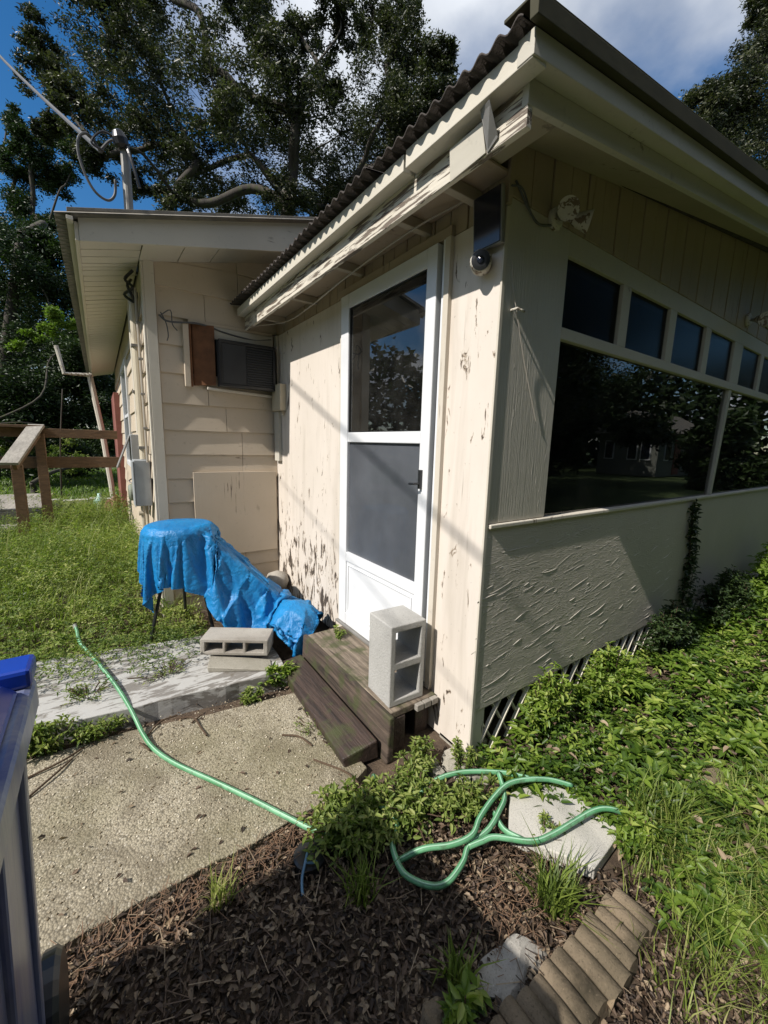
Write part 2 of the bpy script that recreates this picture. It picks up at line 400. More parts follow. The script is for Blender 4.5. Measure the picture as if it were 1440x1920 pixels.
def hose_mat():
    m, t, p = newmat('green_garden_hose'); v = coords(t)
    base = mix(t, ramp(t, noise(t, v, 9, 3), [(.4,0),(.65,1)]), (.08,.26,.115), (.15,.37,.20))
    base = mix(t, ramp(t, noise(t, v, 34, 5, .7), [(.52,0),(.66,.6)]), base, (.07,.085,.05))
    t.links.new(base, p.inputs['Base Color']); p.inputs['Roughness'].default_value = .45; bump(t, p, noise(t, v, 60, 4), .3, .002); return m
mat['hose'] = hose_mat()
mat['hose_stripe'] = simple('pale_hose_stripe', (.36,.62,.42), .4)

def glass(name, tint=(.9,.92,.9), refl=1.0, rough=0.0, dust=.03):
    m = bpy.data.materials.new(name); m.use_nodes = True; t = m.node_tree; t.nodes.clear()
    o = t.nodes.new('ShaderNodeOutputMaterial'); mixn = t.nodes.new('ShaderNodeMixShader')
    g = t.nodes.new('ShaderNodeBsdfGlossy'); g.inputs['Roughness'].default_value = rough
    tr = t.nodes.new('ShaderNodeBsdfTransparent'); tr.inputs[0].default_value = (*tint, 1)
    fr = t.nodes.new('ShaderNodeFresnel'); fr.inputs['IOR'].default_value = 1.5
    mu = math_(t, 'MULTIPLY', fr.outputs[0], refl)
    t.links.new(mu, mixn.inputs[0]); t.links.new(tr.outputs[0], mixn.inputs[1]); t.links.new(g.outputs[0], mixn.inputs[2])
    df = t.nodes.new('ShaderNodeBsdfDiffuse'); df.inputs[0].default_value = (.45,.44,.40,1)
    v = coords(t); dn = math_(t, 'MULTIPLY', ramp(t, noise(t, v, 5, 6, .7), [(.42,.2),(.75,1)]), dust)
    m2 = t.nodes.new('ShaderNodeMixShader'); t.links.new(dn, m2.inputs[0]); t.links.new(mixn.outputs[0], m2.inputs[1]); t.links.new(df.outputs[0], m2.inputs[2])
    t.links.new(m2.outputs[0], o.inputs[0]); return m
mat['glass'] = glass('window_glass', (.62,.64,.62), 1.25)
mat['glass_dull'] = glass('dusty_dark_pane', (.30,.30,.29), .35, .25)
mat['glass_door'] = glass('storm_door_glass', (.55,.57,.57), 2.2, 0, .05)
def screen_mat():
    """insect mesh behind glass: grey haze over what is behind"""
    m, t, p = newmat('insect_screen'); v = coords(t)
    n = noise(t, v, 3, 5); n2 = noise(t, coords(t,(1,1,.1)), 60, 4)
    t.links.new(mix(t, ramp(t, n, [(.3,0),(.7,1)]), (.055,.060,.070), (.095,.102,.115)), p.inputs['Base Color'])
    p.inputs['Roughness'].default_value = .5; p.inputs['Specular IOR Level'].default_value = .5
    p.inputs['Coat Weight'].default_value = .3
    bump(t, p, n2, .2, .002); return m
mat['screen'] = screen_mat()

def leafmat(name, cols, trans=.3, rough=.45, spec=.4):
    m, t, p = newmat(name); at = t.nodes.new('ShaderNodeAttribute'); at.attribute_name = 'rnd'
    c = ramp(t, at.outputs['Fac'], [(i/(len(cols)-1), k) for i, k in enumerate(cols)])
    t.links.new(c, p.inputs['Base Color']); p.inputs['Roughness'].default_value = rough
    p.inputs['Specular IOR Level'].default_value = spec
    tl = t.nodes.new('ShaderNodeBsdfTranslucent')
    br = mix(t, 1.0, c, (1.0,1.25,.55), 'MULTIPLY'); t.links.new(br, tl.inputs[0])
    ms = t.nodes.new('ShaderNodeMixShader'); ms.inputs[0].default_value = trans
    t.links.new(p.outputs[0], ms.inputs[1]); t.links.new(tl.outputs[0], ms.inputs[2])
    t.links.new(ms.outputs[0], t.nodes['Material Output'].inputs[0]); return m
mat['oak_leaf'] = leafmat('oak_leaves', [(.016,.022,.010),(.030,.038,.017),(.055,.062,.027),(.115,.118,.06)], .25, .42)
mat['dark_leaf'] = leafmat('dark_leaves', [(.012,.026,.008),(.028,.05,.014),(.05,.08,.022)], .22)  # deep green tones for background trees, wall shrubs and the vine
mat['bright_leaf'] = leafmat('young_leaves', [(.09,.15,.02),(.15,.23,.03),(.21,.29,.05)], .4)
mat['cover_leaf'] = leafmat('ground_cover_leaves', [(.035,.075,.012),(.095,.165,.022),(.20,.29,.04),(.40,.45,.11)], .4, .42, .45)
mat['weed_leaf'] = leafmat('weed_leaves', [(.04,.075,.015),(.11,.165,.03),(.21,.27,.055),(.38,.40,.13)], .4, .5)
mat['blade'] = leafmat('grass_blades', [(.08,.12,.02),(.18,.24,.04),(.28,.33,.075),(.45,.42,.18)], .4, .5)
mat['dead_leaf'] = leafmat('dead_leaves', [(.022,.015,.010),(.058,.036,.023),(.125,.082,.053),(.34,.26,.17)], .1, .6)
mat['twig'] = simple('dry_twigs', (.10,.065,.04), .8, 0, .3, .3, 40, .4)
mat['needle'] = simple('reddish_pine_straw', (.21,.125,.075), .8, 0, .3, .2, 40, .4)

mat['edger'] = concrete('mossy_scalloped_edger', (.26,.20,.135), (.10,.082,.052), 0, stain=1.0, b=1.0)
# ------------------------------------------------------------------ foliage in bulk (numpy)
def bulk(name, verts, loops_per_face, nper, rnd, mtl, parent=None):
    """verts (N,k,3); faces given as index tuples into the k verts of one element"""
    n, k, _ = verts.shape; f = np.array(loops_per_face)              # (F, m)
    idx = (np.arange(n)[:,None,None]*k + f[None]).reshape(-1)
    me = bpy.data.meshes.new(name); F = n*len(f); m = f.shape[1]
    me.vertices.add(n*k); me.vertices.foreach_set('co', verts.reshape(-1).astype(np.float32))
    me.loops.add(len(idx)); me.loops.foreach_set('vertex_index', idx.astype(np.int32))
    me.polygons.add(F); me.polygons.foreach_set('loop_start', (np.arange(F)*m).astype(np.int32))
    me.update(calc_edges=True)
    a = me.attributes.new('rnd', 'FLOAT', 'POINT'); a.data.foreach_set('value', np.repeat(rnd, k).astype(np.float32))
    me.materials.append(mtl)
    o = bpy.data.objects.new(name, me); col.objects.link(o)
    if parent is not None: o.parent = parent; me.transform(Matrix.Translation(-world_loc(parent)))
    return o
def norm(a): return a/np.maximum(np.linalg.norm(a, axis=-1, keepdims=True), 1e-9)
def leaf_verts(P, D, U, Ls, Ws, fold=.25):
    """one leaf: base, left, tip, right, folded on the midrib"""
    D = norm(D); S_ = norm(np.cross(D, U)); Nn = np.cross(S_, D); L_ = Ls[:,None]; W_ = Ws[:,None]
    b = P; tip = P+D*L_-Nn*L_*.12
    l = P+D*L_*.45-S_*W_*.5+Nn*W_*fold; r = P+D*L_*.45+S_*W_*.5+Nn*W_*fold
    return np.stack([b, r, tip, l], 1)
LF = [(0,1,2),(0,2,3)]
def leaf6(P, D, U, Ls, Ws, fold=.25, droop=.25):
    """rounder leaf: base, two shoulders, tip, folded on the midrib and drooping to the tip"""
    D = norm(D); S_ = norm(np.cross(D, U)); Nn = np.cross(S_, D); L_ = Ls[:,None]; W_ = Ws[:,None]
    up_ = Nn*W_*fold
    return np.stack([P, P+D*L_*.28+S_*W_*.46+up_, P+D*L_*.62+S_*W_*.40+up_*.8-Nn*L_*droop*.25, P+D*L_-Nn*L_*droop,
                     P+D*L_*.62-S_*W_*.40+up_*.8-Nn*L_*droop*.25, P+D*L_*.28-S_*W_*.46+up_], 1)
LF6 = [(0,1,2),(0,2,3),(0,3,4),(0,4,5)]
def leaves(name, P, size, mtl, parent=None, ratio=.5, upness=.6, jit=.35, rnd=None, fold=.25):
    n = len(P); D = RNG.normal(size=(n,3)); D[:,2] *= .5
    U = RNG.normal(size=(n,3))*(1-upness); U[:,2] += upness*1.6
    Ls = size*(1+jit*RNG.normal(size=n)).clip(.45,1.8)
    V = leaf_verts(P, D, U, Ls, Ls*ratio, fold)
    r = RNG.random(n) if rnd is None else np.clip(rnd+RNG.normal(size=n)*.16, 0, 1)
    return bulk(name, V, LF, 2, r, mtl, parent)
def blades(name, P, h, wd, lean, mtl, parent=None, rnd=None):
    n = len(P); a = RNG.random(n)*2*np.pi; hh = h*(.5+RNG.random(n)) if np.isscalar(h) else h*(.6+.8*RNG.random(n))
    d = np.stack([np.cos(a), np.sin(a), np.zeros(n)], 1); s = np.stack([-np.sin(a), np.cos(a), np.zeros(n)], 1)*wd/2
    ln = (lean*(.2+RNG.random(n)))[:,None]*hh[:,None]
    z = np.zeros((n,3)); z[:,2] = 1; H = hh[:,None]
    v = np.stack([P-s, P+s, P+d*ln*.35+z*H*.6+s*.7, P+d*ln*.35+z*H*.6-s*.7, P+d*ln+z*H*.95], 1)
    r = RNG.random(n) if rnd is None else np.clip(rnd+RNG.normal(size=n)*.18, 0, 1)
    # quads and a tip triangle as triangles
    return bulk(name, v, [(0,1,2),(0,2,3),(3,2,4)], 3, r, mtl, parent)
def vnoise(x, y, s, seed=0):
    return np.array([mnoise.noise(Vector((a*s+seed*17.3, b*s-seed*9.1, seed*3.7))) for a, b in zip(x, y)])

# ================================================================== SETTING
def ground_h(x, y): return 0.0
def build_ground():
    b = MB(); rs = [0,.4,.8,1.2,1.7,2.3,3,4,5.5,8,12,20,40,90,250,900]; n = 48
    vs_ = [(0,0,-.03)]
    for r_ in rs[1:]:
        for k in range(n):
            x = r_*math.cos(2*math.pi*k/n); y = r_*math.sin(2*math.pi*k/n)
            z = -.03+.012*mnoise.noise(Vector((x*1.3,y*1.3,0))) if r_ < 10 else -.03-.02*min(1,(r_-10)/30)
            vs_.append((x,y,z))
    fs = [(0,1+k,1+(k+1)%n) for k in range(n)]
    for i in range(len(rs)-2):
        for k in range(n): fs.append((1+i*n+k, 1+(i+1)*n+k, 1+(i+1)*n+(k+1)%n, 1+i*n+(k+1)%n))
    b.add(vs_, fs); o = b.build('ground', mat['ground'], smooth=True); tag(o, kind='structure')
build_ground()
# rough aggregate path by the step
def rough_slab(name, pts, z0, z1, m, sub=.06, amp=.004):
    pts2 = []
    for i in range(len(pts)):
        a = Vector(pts[i]); c = Vector(pts[(i+1)%len(pts)]); k = max(1, int((c-a).length/sub))
        for j in range(k):
            p = a.lerp(c, j/k); nn = (c-a).normalized(); pr = Vector((nn.y, -nn.x))
            p = p + pr*amp*3*mnoise.noise(Vector((p.x*9, p.y*9, 1)))
            pts2.append((p.x, p.y))
    b = MB(); b.poly(pts2, z0, z1); o = b.build(name, m, bevel=.004)
    return o
o = rough_slab('pavement', [(-2.6,.12),(-.56,.145),(-.42,.20),(-.42,.86),(-.90,.93),(-1.2,1.00),(-2.6,1.12)], -.12, 0.0, mat['agg'])
tag(o, kind='structure')
o = rough_slab('flaking_slab', [(-2.35,1.18),(-1.614,1.117),(-.945,1.043),(-.47,.975),(-.42,1.62),(-2.2,1.95)], -.06, .075, mat['slab'])
tag(o, 'long low slab with flaking white paint between the aggregate path and the weeds', 'slab')

# ================================================================== HOUSE
house = empty('house', (0,0,0), 'cream painted wooden house with an enclosed corner porch and peeling eaves', 'house')
def part(name, b, m, parent=house, bevel=.002, **k): return b.build(name, m, parent, bevel=bevel, **k)

# ---- door wall (x = 0)
T = .09
part('wall', MB().box(0,T,.007,.30,-.02,2.245).box(0,T,1.205,2.395,.06,2.245).box(0,T,.30,1.205,-.02,.195), mat['door_wall'])
# corner edge board seen as thin worn edge
part('corner_edge', MB().box(-.006,.012,-.003,.0065,.0,2.245), mat['trim'])
# frieze boards above the door
yb = 0.012
for i in range(24):
    y0 = .006+i*.1; y1 = y0+.094
    if y0 > 2.38: break
    part('frieze_board', MB().box(.004+.002*(i%2),.05,y0,min(y1,2.39),2.249+.001*random.random(),2.62), mat['board_tan'], bevel=.003)
part('door_header', MB().box(-.018,.03,.27,1.24,2.243,2.285), mat['board_tan'])
# door casing
part('door_casing', MB().box(-.022,.0,.268,.30,.19,2.243), mat['cream'])
part('door_casing', MB().box(-.016,.0,.303,.318,.19,2.243), mat['white'])
part('door_casing', MB().box(-.020,.0,1.192,1.215,.21,2.243), mat['cream'])
part('door_jamb', MB().box(.0,.06,.303,.335,.19,2.243), mat['dark'])  # coloured near black to give the shaded gap beside the door
# storm door
door = empty('storm_door', (0,.34,.21)); door.parent = house
xo, xi = -.030, .004
y0, y1, z0, z1 = .338, 1.188, .212, 2.238
part('stile', MB().box(xo,xi,y0,.405,z0,z1), mat['white'], door, .004)
part('stile', MB().box(xo,xi,1.098,y1,z0,z1), mat['white'], door, .004)
part('rail', MB().box(xo+.001,xi,.406,1.097,2.160,z1), mat['white'], door, .004)
part('rail', MB().box(xo+.001,xi,.406,1.097,1.392,1.450), mat['white'], door, .004)
part('rail', MB().box(xo+.001,xi,.406,1.097,.640,.700), mat['white'], door, .004)
part('rail', MB().box(xo+.001,xi,.406,1.097,z0,.292), mat['white'], door, .004)
part('kick_panel', MB().box(xo+.008,xi-.004,.406,1.097,.292,.640), mat['white'], door, .001)
part('kick_panel_edge', MB().box(xo+.002,xo+.008,.425,.433,.31,.62).box(xo+.002,xo+.008,1.07,1.078,.31,.62)
     .box(xo+.002,xo+.008,.434,1.069,.612,.62).box(xo+.002,xo+.008,.434,1.069,.31,.318), mat['white'], door, .002)
part('glass_pane', MB().box(-.013,-.009,.406,1.097,1.450,2.160), mat['glass_door'], door, 0)
part('screen_panel', MB().box(-.012,-.008,.406,1.097,.700,1.392), mat['screen'], door, 0)
part('glass_gasket', MB().box(-.020,-.006,.406,.411,1.451,2.159).box(-.020,-.006,1.092,1.097,1.451,2.159).box(-.020,-.006,.411,1.092,1.450,1.455).box(-.020,-.006,.411,1.092,2.155,2.160), mat['black'], door, 0)
part('handle', MB().box(-.046,xo,.374,.390,1.18,1.27).tube([(-.04,.382,1.205),(-.075,.382,1.205),(-.078,.415,1.203)],.006), mat['black'], door, .003)
part('door_sill', MB().box(-.045,.05,.30,1.205,.195,.209), mat['galv'])
# inner door and frame behind the storm glass (ajar, dark)
part('inner_door_frame', MB().box(.10,.14,.33,.40,.2,2.24).box(.10,.14,1.13,1.2,.2,2.24), mat['int_wall'])

# ---- window wall (y = 0)
WX = 6.2
part('wall', MB().box(.003,.404,.002,T,1.072,2.283), mat['pier'])
part('lower_panel', MB().box(.004,WX,.0,T,.213,1.05), mat['stucco'])
part('window_sill', MB().box(.02,WX,-.012,T,1.0505,1.069), mat['trim'], bevel=.004)
part('window_head', MB().box(.405,WX,.004,T,2.190,2.2835), mat['gray_paint'])
part('window_band', MB().box(.405,WX,.001,T,1.857,1.906), mat['gray_paint'], bevel=.003)
win = empty('picture_window', (.404,0,1.07)); win.parent = house
mull = [(.884,.982),(1.439,1.542),(1.993,2.096),(2.555,2.756),(3.205,3.30),(3.76,3.86),(4.31,4.41),(4.86,5.06)]
edges = [.405]+[e for m_ in mull for e in m_]+[5.5]
for a, c in mull:
    part('mullion', MB().box(a+.008,c-.008,.003,.05,1.9065,2.1895), mat['gray_paint'], win, .003)
for a, c in zip(edges[0::2], edges[1::2]):
    part('transom_pane', MB().box(a-.008,c+.008,.022,.026,1.9065,2.1895), mat['glass_dull'], win, 0)
part('window_post', MB().hexa([(2.545,.006,1.07),(2.585,.006,1.07),(2.585,T,1.07),(2.545,T,1.07),(2.60,.006,1.856),(2.66,.006,1.856),(2.66,T,1.856),(2.60,T,1.856)]), mat['gray_paint'], win, .003)
part('window_post', MB().box(4.88,4.98,.006,T,1.07,1.856), mat['gray_paint'], win, .003)
part('glass_pane', MB().box(.406,2.62,.026,.030,1.0695,1.8565), mat['glass'], win, 0)
part('glass_pane', MB().box(2.625,4.88,.026,.030,1.0695,1.8565), mat['glass'], win, 0)
part('glass_pane', MB().box(4.98,5.5,.026,.030,1.0695,1.8565), mat['glass'], win, 0)
part('wall', MB().box(5.5,WX,.002,T,1.0695,2.1895), mat['pier'])
# gable boards
def rz(x): return 2.455+.15*x      # soffit line on the wall
x = .012; i = 0
while x < WX-.1:
    x1 = x+.118
    part('gable_board', MB().hexa([(x,.0+.003*(i%2),2.286),(x1,.0+.003*(i%2),2.286),(x1,.05,2.286),(x,.05,2.286),(x,.0+.003*(i%2),rz(x)+.03),(x1,.0+.003*(i%2),rz(x1)+.03),(x1,.05,rz(x1)+.03),(x,.05,rz(x)+.03)]), mat['board_tan'], bevel=.003)
    x = x1+.007; i += 1
part('corner_strip', MB().box(-.012,.010,-.012,.004,2.25,2.47), mat['board_tan'])
def strokes(n, x0, x1, z0, z1, ang, Lr, w, hgt, y, vert=False, xfall=None):
    b = MB()
    for k in range(n):
        x = random.uniform(x0,x1); z = random.uniform(z0,z1)
        if xfall and random.random() < xfall(x,z): continue
        Ls = random.uniform(*Lr)*random.choice((.5,.7,1)); a = R(ang+random.gauss(0,5 if not vert else 1.2)); cv = random.gauss(0,.035)
        m_ = 7; vs_ = []; ww = w*random.uniform(.5,1.3); hh_ = hgt*random.choice((.3,.4,.5,.7,.9,1.5))
        for i in range(m_):
            t_ = i/(m_-1); prof = math.sin(math.pi*t_)**.6*(.6+.4*random.random())
            cx = x+math.cos(a)*Ls*(t_-.5)-math.sin(a)*cv*Ls*4*t_*(1-t_); cz = z+math.sin(a)*Ls*(t_-.5)+math.cos(a)*cv*Ls*4*t_*(1-t_)
            nx, nz = -math.sin(a), math.cos(a)
            vs_ += [(cx+nx*ww*.5,y+.0005,cz+nz*ww*.5),(cx+nx*ww*.12,y-hh_*prof,cz+nz*ww*.12),(cx-nx*ww*.5,y+.0005,cz-nz*ww*.5)]
        fs = []
        for i in range(m_-1):
            q = i*3; fs += [(q,q+1,q+4,q+3),(q+1,q+2,q+5,q+4)]
        b.add(vs_, fs)
    return b
pb = strokes(330, .03, 2.1, .23, .98, 10, (.04,.22), .0060, .0016, -.0002, False, lambda x,z: .15+.25*x)
o = pb.build('plaster_ridges', mat['stucco'], house, bevel=0); o['kind'] = 'stuff'
pb = strokes(150, .015, .39, 1.10, 1.95, 90, (.06,.35), .005, .0010, .0028, True, lambda x,z: .1)
o = pb.build('paint_ridges', mat['pier'], house, bevel=0); o['kind'] = 'stuff'
# interior box so the glass looks into a dark room
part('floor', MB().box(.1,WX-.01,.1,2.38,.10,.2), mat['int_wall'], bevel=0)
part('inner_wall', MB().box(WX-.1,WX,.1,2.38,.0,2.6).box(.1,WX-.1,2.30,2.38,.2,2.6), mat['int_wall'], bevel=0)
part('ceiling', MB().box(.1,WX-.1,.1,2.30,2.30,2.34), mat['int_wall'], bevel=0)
# lattice skirt: crossing slats
lat = empty('lattice_skirt', (0,0,0)); lat.parent = house
sl = None; s2 = None
k = 0; xx = .03
while xx < 5.6:
    if sl is None:
        sl = MB().bar((0,.012,-.04),(.17,.012,.213),.008,.019,(0,1,0)).build('lattice_slat', mat['trim'], None)
        sl.parent = lat; sl.location = (xx,0,0)
        s2 = MB().bar((.17,.022,-.04),(0,.022,.213),.008,.019,(0,1,0)).build('lattice_slat', mat['trim'], None)
        s2.parent = lat; s2.location = (xx,0,0)
    else:
        share('lattice_slat', sl, (xx,0,0), lat); share('lattice_slat', s2, (xx,0,0), lat)
    xx += .115
part('crawl_space_wall', MB().box(.1,WX,.5,.55,-.05,.2), mat['dark'], bevel=0)  # crawl space shade behind the lattice is put into the wall colour
part('pier_footing', MB().box(.0,.16,.03,.2,-.05,.0), mat['rubble'], bevel=.006)

# ---- porch roof and eaves
SL = .139
yE = 2.34     # back end of the door-side eave
fb = part('fascia_board', MB().box(-.262,-.240,-.268,yE,2.245,2.362), mat['fascia_peel'], bevel=.002)
part('fascia_board', MB().box(-.318,-.262-.0005,-.318,.20,2.346,2.402), mat['fascia'], bevel=.002)
part('fascia_board', MB().box(-.316,-.262-.0005,.215,yE+.01,2.344,2.399), mat['fascia'], bevel=.002)
part('eave_filler', MB().box(-.262,-.05,-.25,yE,2.362,2.398), mat['soffit'], bevel=0)
def rake(x0, x1, ya, yb, z0, z1, m, name='rake_board'):
    dz = SL*(x1-x0)
    part(name, MB().hexa([(x0,ya,z0),(x1,ya,z0+dz),(x1,yb,z0+dz),(x0,yb,z0),(x0,ya,z1),(x1,ya,z1+dz),(x1,yb,z1+dz),(x0,yb,z1)]), m)
rake(-.2635, 6.4, -.270, -.248, 2.296, 2.366, mat['gray_paint'])
rake(-.3205, 6.4, -.322, -.271, 2.349, 2.408, mat['gray_paint'])
# rake soffit, rising to the wall
x0, x1 = -.238, 6.4
part('soffit', MB().hexa([(x0,-.247,2.325),(x1,-.247,2.325+SL*(x1-x0)),(x1,.0,rz(x1)-.002),(x0,.0,rz(x0)-.002),
      (x0,-.247,2.345),(x1,-.247,2.345+SL*(x1-x0)),(x1,.0,rz(x1)+.02),(x0,.0,rz(x0)+.02)]), mat['soffit'])
# lookouts under the door-side eave
for yy, dz in ((.13,0),(.42,.0),(.98,0),(1.58,.0),(2.15,0)):
    part('lookout', MB().box(-.239,.003,yy,yy+.035,2.305,2.3495), mat['soffit'], bevel=.003)
part('eave_deck', MB().box(-.239,.0,.0,yE,2.350,2.358), mat['board_tan'], bevel=0)
# corrugated roof: sheet ridges run down the slope (along x)
def corrugated(name, xa, xb, ya, yb, zf, pitch, amp, m, parent, thick=.006):
    b = MB(); n = int((yb-ya)/pitch*8); vs_ = []; 
    for i in range(n+1):
        y = ya+(yb-ya)*i/n; dz = amp*math.sin(2*math.pi*(y-ya)/pitch)
        for x_ in (xa, xb):
            vs_.append((x_, y, zf(x_)+dz)); vs_.append((x_, y, zf(x_)+dz-thick))
    fs = []
    for i in range(n):
        a = i*4; c = a+4
        fs += [(a,c,c+2,a+2),(a+1,a+3,c+3,c+1),(a,a+1,c+1,c),(a+2,c+2,c+3,a+3)]
    b.add(vs_, fs); return b.build(name, m, parent, smooth=True)
zr = lambda x_: 2.425+SL*(x_+.33)
yy = -.31; k = 0
while yy < yE:
    y2 = min(yy+.70, yE+.03)
    corrugated('roof_sheet', -.355-.01*(k%2), 6.4, yy, y2, lambda q, k=k: zr(q)+.002*k, .062, .0095, mat['roof_cor'], house)
    yy = y2-.0001; k += 1
    if y2 >= yE: break
# flat folded drip edge on the rake
part('drip_edge', MB().hexa([(-.345,-.345,2.405),(6.4,-.345,2.405+SL*6.745),(6.4,-.322,2.405+SL*6.745),(-.345,-.322,2.405),
   (-.345,-.345,2.452),(6.4,-.345,2.452+SL*6.745),(6.4,-.318,2.452+SL*6.745),(-.345,-.318,2.452)]), mat['gutter'])
part('drip_edge', MB().hexa([(-.345,-.344,2.4525),(6.4,-.344,2.4525+SL*6.745),(6.4,-.24,2.4525+SL*6.745),(-.345,-.24,2.4525),
   (-.345,-.344,2.458),(6.4,-.344,2.458+SL*6.745),(6.4,-.24,2.462+SL*6.745),(-.345,-.24,2.462)]), mat['gutter'])

# ---- main house gable wall (y = 2.395) in lapped boards
D = 2.395; XL = -.943
def topz(x_): return 2.62+.26*(x_+.878)
part('wall', MB().hexa([(XL+.005,D+.002,-.02),(6.2,D+.002,-.02),(6.2,D+.08,-.02),(XL+.005,D+.08,-.02),(XL+.005,D+.002,2.6),(1.0,D+.002,3.1),(1.0,D+.08,3.1),(XL+.005,D+.08,2.6)]), mat['siding'], bevel=0)
rows = [-.08,.115,.31,.505,.70,.894,1.079,1.264,1.451,1.646,1.866,2.066,2.262,2.46,2.66,2.86]
for a, c in zip(rows[:-1], rows[1:]):
    def sid(xa, xb, a=a, c=c):
        ja = random.uniform(-.003,.003)
        za = min(c+.012, topz(xa)); zb = min(c+.012, topz(xb))
        if zb < a+.02: return
        za = max(za, a+.002)
        part('siding_board', MB().hexa([(xa,D-.020+ja,a),(xb,D-.020,a+ja),(xb,D,a),(xa,D,a),(xa,D-.004,za),(xb,D-.004,zb),(xb,D,zb),(xa,D,za)]), mat['siding'], bevel=.0015)
    if a > 1.7 and c < 2.3: sid(-.872,-.70)
    elif c > 2.7: sid(-.3,1.0)
    else:
        cut = random.choice((-.55,-.42,-.3)); sid(-.872,cut); sid(cut+.003,-.002 if c < 2.3 else .9)
part('corner_board', MB().box(-.943,-.875,D-.032,D-.004,-.02,2.60), mat['trim'], bevel=.003)
part('corner_board', MB().box(-.958,-.9435,D-.031,D+.045,-.02,2.585), mat['trim'], bevel=.003)
part('patch_panel', MB().box(-.69,-.022,D-.036,D-.022,.43,1.128), mat['old_plywood'], bevel=.002)
# window box round the air conditioner
part('window_casing', MB().box(-.712,-.672,D-.045,D-.002,1.775,2.235), mat['siding'], bevel=.004)
part('window_casing', MB().box(-.671,-.655,D-.038,D-.002,1.78,2.235), mat['brown_ply'], bevel=.002)
part('window_casing', MB().box(-.671,-.03,D-.034,D-.002,2.2355,2.262), mat['siding'], bevel=.004)
part('recess_shade_sheet', MB().box(-.654,-.03,D-.004,D-.001,1.79,2.235), mat['dark'], bevel=0)  # dark sheet standing in for the shaded hole behind the unit
part('filler_board', MB().hexa([(-.648,D-.020,1.79),(-.50,D-.075,1.80),(-.50,D-.06,1.80),(-.648,D-.006,1.79),(-.648,D-.020,2.233),(-.50,D-.075,2.233),(-.50,D-.06,2.233),(-.648,D-.006,2.233)]), mat['brown_ply'], bevel=.002)
part('filler_board', MB().box(-.495,-.035,D-.05,D-.02,2.145,2.232), mat['gray_paint'], bevel=.003)
part('window_ledge', MB().hexa([(-.56,D-.055,1.765),(-.04,D-.055,1.745),(-.04,D-.022,1.745),(-.56,D-.022,1.765),(-.56,D-.055,1.785),(-.04,D-.055,1.765),(-.04,D-.022,1.768),(-.56,D-.022,1.787)]), mat['trim'], bevel=.004)
ac = empty('air_conditioner', (-.27,D-.08,1.79), 'dark louvred window air conditioner set in the gable wall beside brown plywood', 'air conditioner')
part('cabinet', MB().box(-.487,-.05,D-.075,D-.005,1.792,2.135), mat['ac'], ac, .006)
part('face_frame', MB().box(-.487,-.05,D-.088,D-.0755,2.112,2.135).box(-.487,-.05,D-.088,D-.0755,1.792,1.812).box(-.487,-.465,D-.088,D-.0755,1.812,2.112).box(-.072,-.05,D-.088,D-.0755,1.812,2.112), mat['black'], ac, .003)
part('side_plate', MB().box(-.464,-.285,D-.082,D-.0755,1.814,2.110), mat['ac'], ac, .002)
lv = None
for k in range(16):
    z_ = 1.818+k*.0183
    if lv is None:
        lv = MB().hexa([(-.28,-.014,0),(-.075,-.014,0),(-.075,-.002,.006),(-.28,-.002,.006),(-.28,-.014,.003),(-.075,-.014,.003),(-.075,-.002,.010),(-.28,-.002,.010)]).build('louvre', mat['ac_fin'])
        lv.parent = ac; lv.location = Vector((0,D-.0755,z_))-world_loc(ac)
    else: share('louvre', lv, (0,D-.0755,z_), ac)

ac.location.y -= .055
# ---- main house side wall (x = -.943), bright in the sun
YB = 8.4
part('wall', MB().box(XL,XL+.08,D+.046,YB,-.02,2.62), mat['siding'], bevel=0)
for a, c in zip(rows[:-3], rows[1:-2]):
    for ya, yb in ((D+.05,4.55),(5.65,YB-.01)) if (a > .9 and a < 2.2) else ((D+.05,5.0),(5.003,YB-.01)):
        part('siding_board', MB().hexa([(XL-.020,ya,a),(XL,ya,a),(XL,yb,a),(XL-.020,yb,a),(XL-.004,ya,c+.01),(XL,ya,c+.01),(XL,yb,c+.01),(XL-.004,yb,c+.01)]), mat['siding'], bevel=0)
sw = empty('side_window', (XL,5.1,1.05)); sw.parent = house
part('window_frame', MB().box(XL-.035,XL,4.56,4.62,1.02,2.28).box(XL-.035,XL,5.58,5.64,1.02,2.28).box(XL-.035,XL,4.62,5.58,1.02,1.08).box(XL-.035,XL,4.62,5.58,2.22,2.28).box(XL-.02,XL,4.62,5.58,1.64,1.68), mat['white'], sw, .003)
part('glass_pane', MB().box(XL-.008,XL-.003,4.621,5.579,1.081,2.219), mat['glass'], sw, 0)
# eave: fascia, soffit, roof overhang
XE = -1.292
def ez(y): return 2.5
part('fascia_board', MB().box(XE-.012,XE+.008,2.045,YB+.2,2.50,2.60), mat['trim'], bevel=.002)
part('rake_fascia', MB().hexa([(XE+.009,2.04,2.50),(.55,2.04,2.905),(.55,2.062,2.905),(XE+.009,2.062,2.50),(XE+.009,2.04,2.635),(.55,2.04,3.145),(.55,2.062,3.145),(XE+.009,2.062,2.635)]), mat['fascia'])
part('rake_trim', MB().hexa([(XE-.04,2.022,2.635),(.55,2.022,3.148),(.55,2.062,3.148),(XE-.04,2.062,2.635),(XE-.04,2.022,2.655),(.55,2.022,3.172),(.55,2.062,3.172),(XE-.04,2.062,2.655)]), mat['roof_pale'])
